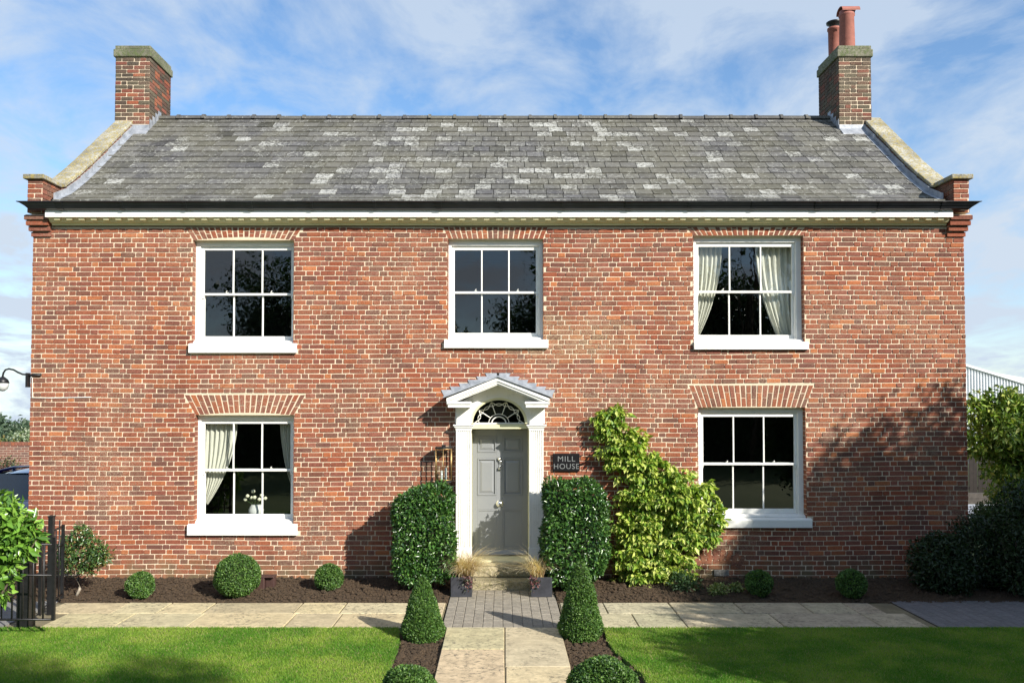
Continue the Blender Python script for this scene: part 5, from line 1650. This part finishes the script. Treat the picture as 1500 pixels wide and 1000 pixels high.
def car(cx_, yf, label):
    o = empty("parked_car", (cx_, yf, 0), label, "car")
    HW = .90
    # body by cross-sections along y (front at yf)
    def sect(y, zb, zt_, hw_, z_sh):
        return [(-hw_, y, zb), (hw_, y, zb), (hw_ * 1.02, y, (zb + z_sh) / 2), (hw_ * .98, y, z_sh), (hw_ * .80, y, zt_), (-hw_ * .80, y, zt_), (-hw_ * .98, y, z_sh), (-hw_ * 1.02, y, (zb + z_sh) / 2)]
    S = [sect(0, .35, .62, .80, .58), sect(.08, .22, .78, .88, .68), sect(.9, .18, .95, .90, .88), sect(1.1, .18, 1.0, .90, .92), sect(3.6, .18, 1.0, .9, .92), sect(4.1, .25, .98, .88, .9), sect(4.25, .35, .8, .8, .7)]
    V = [(cx_ + a, yf + b, c) for s_ in S for a, b, c in s_]; n = 8
    F = [(i * n + k, i * n + (k + 1) % n, (i + 1) * n + (k + 1) % n, (i + 1) * n + k) for i in range(len(S) - 1) for k in range(n)]
    m = MB(); m.add(V, F + [tuple(range(n - 1, -1, -1)), tuple((len(S) - 1) * n + k for k in range(n))], (1, 1, 1), 0, True)
    # roof
    nr = 9; vs = []
    for (yy, hw_, zc_) in ((1.72, .62, 1.43), (2.0, .61, 1.47), (2.5, .60, 1.49), (3.0, .60, 1.47), (3.25, .60, 1.43)):
        for k in range(nr):
            u = -1 + 2 * k / (nr - 1); vs.append((cx_ + hw_ * u, yf + yy, zc_ - .085 * abs(u) ** 2.4))
    m.add(vs, [(j * nr + k, j * nr + k + 1, (j + 1) * nr + k + 1, (j + 1) * nr + k) for j in range(4) for k in range(nr - 1)], (1, 1, 1), 0, True)
    for s in (-1, 1):
        m.tube([(cx_ + s * .80, yf + 1.05, .97), (cx_ + s * .62, yf + 1.75, 1.43)], .035, 6)
        m.tube([(cx_ + s * .80, yf + 3.9, .97), (cx_ + s * .60, yf + 3.2, 1.43)], .045, 6)
        m.tube([(cx_ + s * .82, yf + 2.5, .97), (cx_ + s * .60, yf + 2.4, 1.46)], .03, 6)
        m.tube([(cx_ + s * .62, yf + 1.75, 1.43), (cx_ + s * .59, yf + 2.4, 1.485), (cx_ + s * .60, yf + 3.2, 1.45)], .028, 6)
    body = m.build("body", [M['carpaint']], o)
    g_ = MB()
    def quad(*q): g_.add([(cx_ + a, yf + b, c) for a, b, c in q], [(0, 1, 2, 3)])
    quad((-.78, 1.07, .985), (.78, 1.07, .985), (.60, 1.74, 1.415), (-.60, 1.74, 1.415))
    g_.build("windscreen", [M['cglass']], o)
    g_ = MB(); quad((-.77, 3.88, .98), (.77, 3.88, .98), (.58, 3.22, 1.42), (-.58, 3.22, 1.42)); g_.build("rear_window", [M['cglass']], o)
    for s in (-1, 1):
        g_ = MB(); quad((s * .81, 1.15, .97), (s * .81, 3.8, .97), (s * .605, 3.2, 1.43), (s * .615, 1.8, 1.42)); g_.build("side_window", [M['cglass']], o)
        h = MB(); h.lathey([(.001, yf - .01), (.09, yf + .0), (.12, yf + .06), (.12, yf + .12)], cx_ + s * .62, .62, 16); h.build("headlight", [M['lampglass']], o)
        for yy in (.8, 3.4):
            w_ = MB(); vs = []; 
            for X in (.72, .90):
                for k in range(20): an = 2 * PI * k / 20; vs.append((cx_ + s * X, yf + yy + math.cos(an) * .31, .31 + math.sin(an) * .31))
            w_.add(vs, [(k, (k + 1) % 20, 20 + (k + 1) % 20, 20 + k) for k in range(20)] + [tuple(range(20)), tuple(range(20, 40))]); w_.build("wheel", [M['tyre']], o)
        mr = MB(); mr.box(cx_ + s * .88, cx_ + s * 1.04, yf + 1.25, yf + 1.35, .95, 1.08); mr.build("wing_mirror", [M['carpaint']], o, .02)
    b2 = MB(); b2.box(cx_ - .42, cx_ + .42, yf - .012, yf + .02, .38, .52); b2.build("grille", [M['cartrim']], o)
    return o
M['cglass'] = simple("car_glass", (.012, .03, .045), .06, 0, .1, 3, 0, .8)
car(-9.0, 1.25, "dark blue car parked between the house corner and the garden wall")

def tree(name, loc, h, cr, n, cols, label, cat="tree", group=None, leaf=.18, trunk=.25, zc=.62, flat_=1.0, mat='leaf', cl_=26, bot=None, seed=0, kr=.42, bare=False):
    o = empty(name, loc, label, cat, group)
    x, y, z_ = loc
    rs = np.random.default_rng(seed + 5)
    czc = z_ + h * zc; rz = h * (1 - zc)
    m = MB(); m.tube([(x, y, z_ - .1), (x + .03 * h, y, z_ + h * .25), (x, y + .02 * h, z_ + h * .6), (x, y, z_ + h * .85)], [trunk, trunk * .75, trunk * .4, trunk * .12], 8)
    PP = []; NN = []
    for k in range(cl_):
        d = rs.normal(0, 1, 3); d /= np.linalg.norm(d); rr = rs.uniform(.35, .82)
        c = np.array([x + d[0] * cr * rr, y + d[1] * cr * rr * flat_, czc + d[2] * rz * rr])
        r = cr * kr * rs.uniform(.7, 1.15)
        P, N = superell(n // cl_, r, r, r * .8, 2, .35, 1.12)
        P = P + lump(P / r, .25 * r, 1.7, k)
        PP.append(P + c); NN.append(N)
        if k < 9: m.tube([(x, y, z_ + h * rs.uniform(.25, .5)), tuple(c)], [trunk * .3, trunk * .06], 6)
    m.build("trunk", [M['bark']], o)
    P = np.concatenate(PP); N = np.concatenate(NN)
    if bot is not None: k = P[:, 2] > bot; P = P[k]; N = N[k]
    leaves("crown", P, N, leaf, .5, pal(len(P), cols, .2), M[mat], o, out=.5, jitter=.9, droop=.15)
    return o
# far trees beyond the left wall
FAR = [(.035, .065, .02), (.05, .085, .03), (.07, .09, .03)]
for i, (px, py, Y, hh_, w_, lab) in enumerate(((-14, 612, 75, 7, 5, "distant dark green tree left of the gooseneck lamp post"), (8, 606, 82, 7, 5.5, "distant rounded tree on the skyline above the garden wall"), (22, 609, 70, 6, 4, "distant darker tree in the middle of the skyline"), (40, 608, 76, 6.5, 4.5, "distant tree beside the house corner on the skyline"))):
    top = at(px, py, Y)
    tree("distant_tree", (top.x, Y, top.z - hh_), hh_, w_, 7000, [(.06, .10, .06), (.08, .12, .07)], lab, "tree", "trees on the left skyline", leaf=.5, cl_=22, zc=.5, seed=i)
top = at(39, 618, 22)
tree("silver_tree", (top.x, 22, -.6), top.z + .6, 1.5, 9000, [(.32, .36, .26), (.22, .28, .16), (.14, .2, .08)], "silvery pale leaved tree beside the house corner over the garden wall", "tree", leaf=.13, cl_=20, zc=.45, seed=11)
top = at(0, 634, 17)
tree("autumn_shrub", (top.x, 17, -.3), top.z + .3, 2.3, 6000, [(.10, .12, .03), (.16, .13, .03), (.06, .10, .02)], "olive and rust coloured shrub behind the garden wall", "shrub", leaf=.12, cl_=16, zc=.45, seed=12, bot=.3)
cr_ = at(11, 678, yw - .1)
n = 120; P = np.stack([NP.normal(cr_.x, .18, n), np.full(n, yw - .03) - NP.random(n) * .08, NP.normal(cr_.z, .10, n)], 1)
wc = empty("wall_creeper", (cr_.x, yw, cr_.z)); leaves("foliage", P, np.tile([[0, -1., 0]], (n, 1)), .07, .5, pal(n, [(.03, .06, .02), (.10, .12, .03)]), M['leaf'], wc); tag(wc, "small creeper growing on the garden wall", "plant")

# ================================================================== BEYOND, RIGHT
bn = empty("white_barn", (at(1470, 560, 30).x, 30, 0), "white corrugated metal barn beyond the trees at the right", "barn")
m = MB()
zA, zB = at(1415, 537, 30).z, at(1500, 566, 30).z
xA, xB = at(1405, 540, 30).x, at(1500, 560, 30).x
sl_ = (zB - zA) / (xB - xA)
x = xA - 4
def ztop(x): return zA + sl_ * (x - at(1415, 537, 30).x)
while x < xB + 6:
    m.add([(x, 30, -1), (x + .09, 30, -1), (x + .09, 30, ztop(x + .09)), (x, 30, ztop(x))], [(0, 1, 2, 3)])
    m.add([(x + .09, 30, -1), (x + .105, 29.93, -1), (x + .105, 29.93, ztop(x + .105)), (x + .09, 30, ztop(x + .09))], [(0, 1, 2, 3)])
    m.add([(x + .105, 29.93, -1), (x + .135, 29.93, -1), (x + .135, 29.93, ztop(x + .135)), (x + .105, 29.93, ztop(x + .105))], [(0, 1, 2, 3)])
    m.add([(x + .135, 29.93, -1), (x + .15, 30, -1), (x + .15, 30, ztop(x + .15)), (x + .135, 29.93, ztop(x + .135))], [(0, 1, 2, 3)])
    x += .15
m.build("cladding", [M['sheet']], bn)
m = MB(); a, b = xA - 4, xB + 6
m.hexa([(a, 29.85, ztop(a)), (b, 29.85, ztop(b)), (b, 42, ztop(b)), (a, 42, ztop(a)), (a, 29.85, ztop(a) + .12), (b, 29.85, ztop(b) + .12), (b, 42, ztop(b) + .12), (a, 42, ztop(a) + .12)])
m.build("roof", [M['sheet']], bn)
m = MB(); m.hexa([(a, 30.02, -1), (a + .2, 30.02, -1), (a + .2, 42, -1), (a, 42, -1), (a, 30.02, ztop(a) - .01), (a + .2, 30.02, ztop(a + .2) - .01), (a + .2, 42, ztop(a + .2) - .01), (a, 42, ztop(a) - .01)]); m.build("end_wall", [M['sheet']], bn)
bn2 = empty("white_barn", (at(1480, 560, 45).x, 45, 0), "second white barn roof behind the corrugated barn", "barn")
m = MB(); q0, q1 = at(1448, 546, 45), at(1512, 556, 45)
m.prismy([(q0.x - 8, -1), (q1.x + 6, -1), (q1.x + 6, q1.z - 1), (q0.x + .5, q0.z), (q0.x - 8, q0.z - 1.4)], 45, 60)
m.build("barn_body", [M['sheet']], bn2)
# drive, low sleeper wall, fence
m = MB(); a = gnd(1405, 760); b = gnd(1600, 738)
m.box(6.9, 26, gnd(1430, 757).y, gnd(1430, 738).y, -.09, .0); tag(m.build("driveway", [M['drive']], None), kind='structure')
yd = gnd(1430, 738).y
m = MB(); zt = at(1430, 722, yd).z
for k in range(2): m.box(6.8, 26, yd + .01, yd + .2 , zt * k / 2 + .002, zt * (k + 1) / 2 - .004)
tag(m.build("sleeper_wall", [M['sleeper']], None), "low wall of weathered timber sleepers along the pale driveway", "wall")
yf_ = yd + .9
fn = empty("board_fence", (12, yf_, 0), "brown close board fence behind the driveway, its shade put into the colour", "fence")
m = MB(); zt = at(1430, 655, yf_).z; x = 6.6
while x < 26:
    m.box(x, x + .115, yf_ + (.0 if int(x * 8) % 2 else .012), yf_ + .02, .05, zt + R.uniform(-.01, .01)); x += .125
m.build("boards", [M['fence']], fn)
m = MB(); m.box(6.6, 26, yf_ + .021, yf_ + .07, .3, .38); m.box(6.6, 26, yf_ + .021, yf_ + .07, zt - .3, zt - .22); m.build("rail", [M['fence']], fn)
# lit tree behind the right corner
YT = 3.2
RT = [(.16, .27, .04), (.24, .34, .05), (.09, .17, .025), (.34, .38, .08)]
rt = empty("leafy_tree", (at(1490, 760, YT).x, YT, 0), "sunlit yellow green tree behind the right house corner", "tree")
PP = []; NN = []
for (px, py, rp) in ((1432, 600, 22), (1460, 592, 24), (1490, 600, 26), (1440, 630, 26), (1425, 650, 16), (1470, 632, 34), (1500, 650, 34), (1448, 662, 16), (1482, 680, 26), (1510, 700, 34), (1490, 720, 20), (1505, 600, 24), (1478, 575, 10), (1530, 640, 40), (1475, 700, 14), (1462, 722, 13), (1450, 690, 12), (1490, 745, 16)):
    r = rp / 76.; P, N = superell(int(34 * (rp / 10) ** 2), r, r * .9, r * .85, 2, .4, 1.12)
    PP.append(P + np.array(at(px, py, YT + R.uniform(-.4, .4)))); NN.append(N)
P = np.concatenate(PP); N = np.concatenate(NN)
P3 = np.repeat(P, 3, axis=0) + NP.normal(0, .05, (len(P) * 3, 3)); N3 = np.repeat(N, 3, axis=0)
leaves("crown", P3, N3, .115, .42, pal(len(P3), RT, .2), M['soft'], rt, droop=.35, out=.4, jitter=.8)
m = MB(); q = at(1482, 760, YT)
m.tube([(q.x, YT, -.1), (q.x + .05, YT, 1.0), tuple(at(1480, 660, YT)), tuple(at(1462, 610, YT))], [.07, .06, .04, .02], 8)
m.tube([tuple(at(1482, 700, YT)), tuple(at(1515, 640, YT))], [.04, .015], 7); m.tube([tuple(at(1480, 670, YT)), tuple(at(1440, 635, YT))], [.03, .01], 7)
m.build("trunk", [M['bark']], rt)
# dark shrubs at the right foot of the wall
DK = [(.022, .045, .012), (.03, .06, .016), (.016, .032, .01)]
for i, (px, py, w_, hpx, Y, lab) in enumerate(((1382, 882, 40, 84, -.7, "dark low evergreen shrub against the right end of the brick wall"),
                                              (1440, 884, 50, 100, -.4, "dark bushy shrub just past the right house corner"),
                                              (1500, 892, 40, 160, -.9, "tall dark shrub at the right photo edge"),
                                              (1462, 790, 36, 50, 1.0, "mid green shrub below the sunlit tree"))):
    z0_ = 0.0; s_ = FPX / (13 + Y)
    X = at(px, py, Y).x; h_ = hpx / s_; a_ = w_ / s_
    zc_ = max(h_ / 2, at(px, py - hpx / 2, Y).z)
    o = empty("evergreen_shrub", (X, Y, 0), lab, "shrub", "dark shrubs at the right corner")
    P, N = superell(7000, a_, min(.55, a_), h_ * .5, 2.4, .55, 1.05)
    P = P * (1 + lump(P, .30, 3.1, i * 7.7))
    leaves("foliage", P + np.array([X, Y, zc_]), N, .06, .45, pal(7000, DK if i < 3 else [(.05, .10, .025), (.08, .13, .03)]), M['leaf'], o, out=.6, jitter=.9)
    m = MB()
    for k in range(4): m.tube([(X + (k - 1.5) * .06, Y, -.1), (X + (k - 1.5) * .2, Y, zc_)], [.025, .01], 6)
    m.build("stems", [M['bark']], o)

# ================================================================== TREES OFF CAMERA (shade on the right, reflections in the glass)
SH = [(.035, .08, .02), (.05, .10, .025), (.03, .06, .015)]
tdir = Vector((math.sin(SAZ), -math.cos(SAZ), 0)); udir = Vector((math.cos(SAZ), math.sin(SAZ), 0))
T0 = 12.5
# (u, top height, half width)
for i, (u, top, r_) in enumerate(((-.6, 5.3, 1.0), (.5, 6.0, 1.0), (1.6, 6.5, 1.1), (2.6, 7.2, 1.1), (3.5, 8.15, 1.15), (4.2, 8.0, 1.2), (5.0, 7.55, 1.4), (6.2, 7.3, 1.5), (8.0, 7.6, 1.8), (10.2, 8.6, 2.2))):
    b = tdir * (T0 + (.8 if i % 2 else 0)) + udir * u
    tree("boundary_tree", (b.x, b.y, -.1), top, r_, 30000 if i < 7 else 20000, SH, "bushy boundary tree right of the lawn, number %d from the front path" % (i + 1), "tree", "trees along the right side of the garden", leaf=.13, trunk=.12, zc=.5, cl_=75, kr=.55, seed=40 + i)
for i, (x, y, h, r_) in enumerate(((-19, -29, 6.5, 4.0), (-10.5, -31, 11.5, 4.2), (-3.4, -30, 8.2, 2.8), (3.4, -28, 12.5, 4.2), (10.5, -27, 10.0, 3.8), (17.5, -29, 10.5, 3.8), (25, -28, 9, 4.5), (-27, -26, 9, 4.5))):
    tree("garden_tree", (x, y, -.1), h, r_, 30000, SH, "tree %s across the garden opposite the house front" % ("far left", "left", "small centre left", "tall centre", "centre right", "right", "far right", "outermost left")[i], "tree", "trees opposite the house", leaf=.20, trunk=.28, zc=.5, cl_=44, kr=.42, seed=80 + i)

for i, (u, top, r_) in enumerate(((-7.4, 13.4, 1.8), (-5.6, 12.3, 1.2))):
    b = tdir * 22 + udir * u
    tree("boundary_tree", (b.x, b.y, -.1), top, r_, 8000, SH, ("slim airy tree behind the viewer, taller of a pair", "slim airy tree behind the viewer, shorter of a pair")[i], "tree", "slim trees behind the viewer", leaf=.15, trunk=.10, zc=.80, cl_=30, kr=.4, seed=60 + i)
hg = empty("reflection_hedge", (0, -25, -.1), "unseen long tall hedge opposite the house, added to darken the glass reflections", "hedge")  # hedge added out of view so the door and window glass reflects dark
n = 42000
P = np.stack([NP.uniform(-34, 34, n), -25 + NP.normal(0, .45, n), NP.uniform(-.1, 1, n)], 1)
P[:, 2] = P[:, 2] * (3.9 + np.array([1.1 * mnoise.noise(Vector((q * .35, 0, 7))) + .5 * mnoise.noise(Vector((q * 1.3, 0, 2))) for q in P[:, 0]]))
leaves("foliage", P, np.tile([[0, .7, .6]], (n, 1)), .26, .5, pal(n, SH, .3), M['leaf'], hg)
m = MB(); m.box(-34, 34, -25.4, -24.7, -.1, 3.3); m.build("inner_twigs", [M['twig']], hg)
# children of empties: report bookkeeping
for o in list(bpy.data.objects):
    if o.parent is not None:
        for k in ('category',):
            if k in o: del o[k]
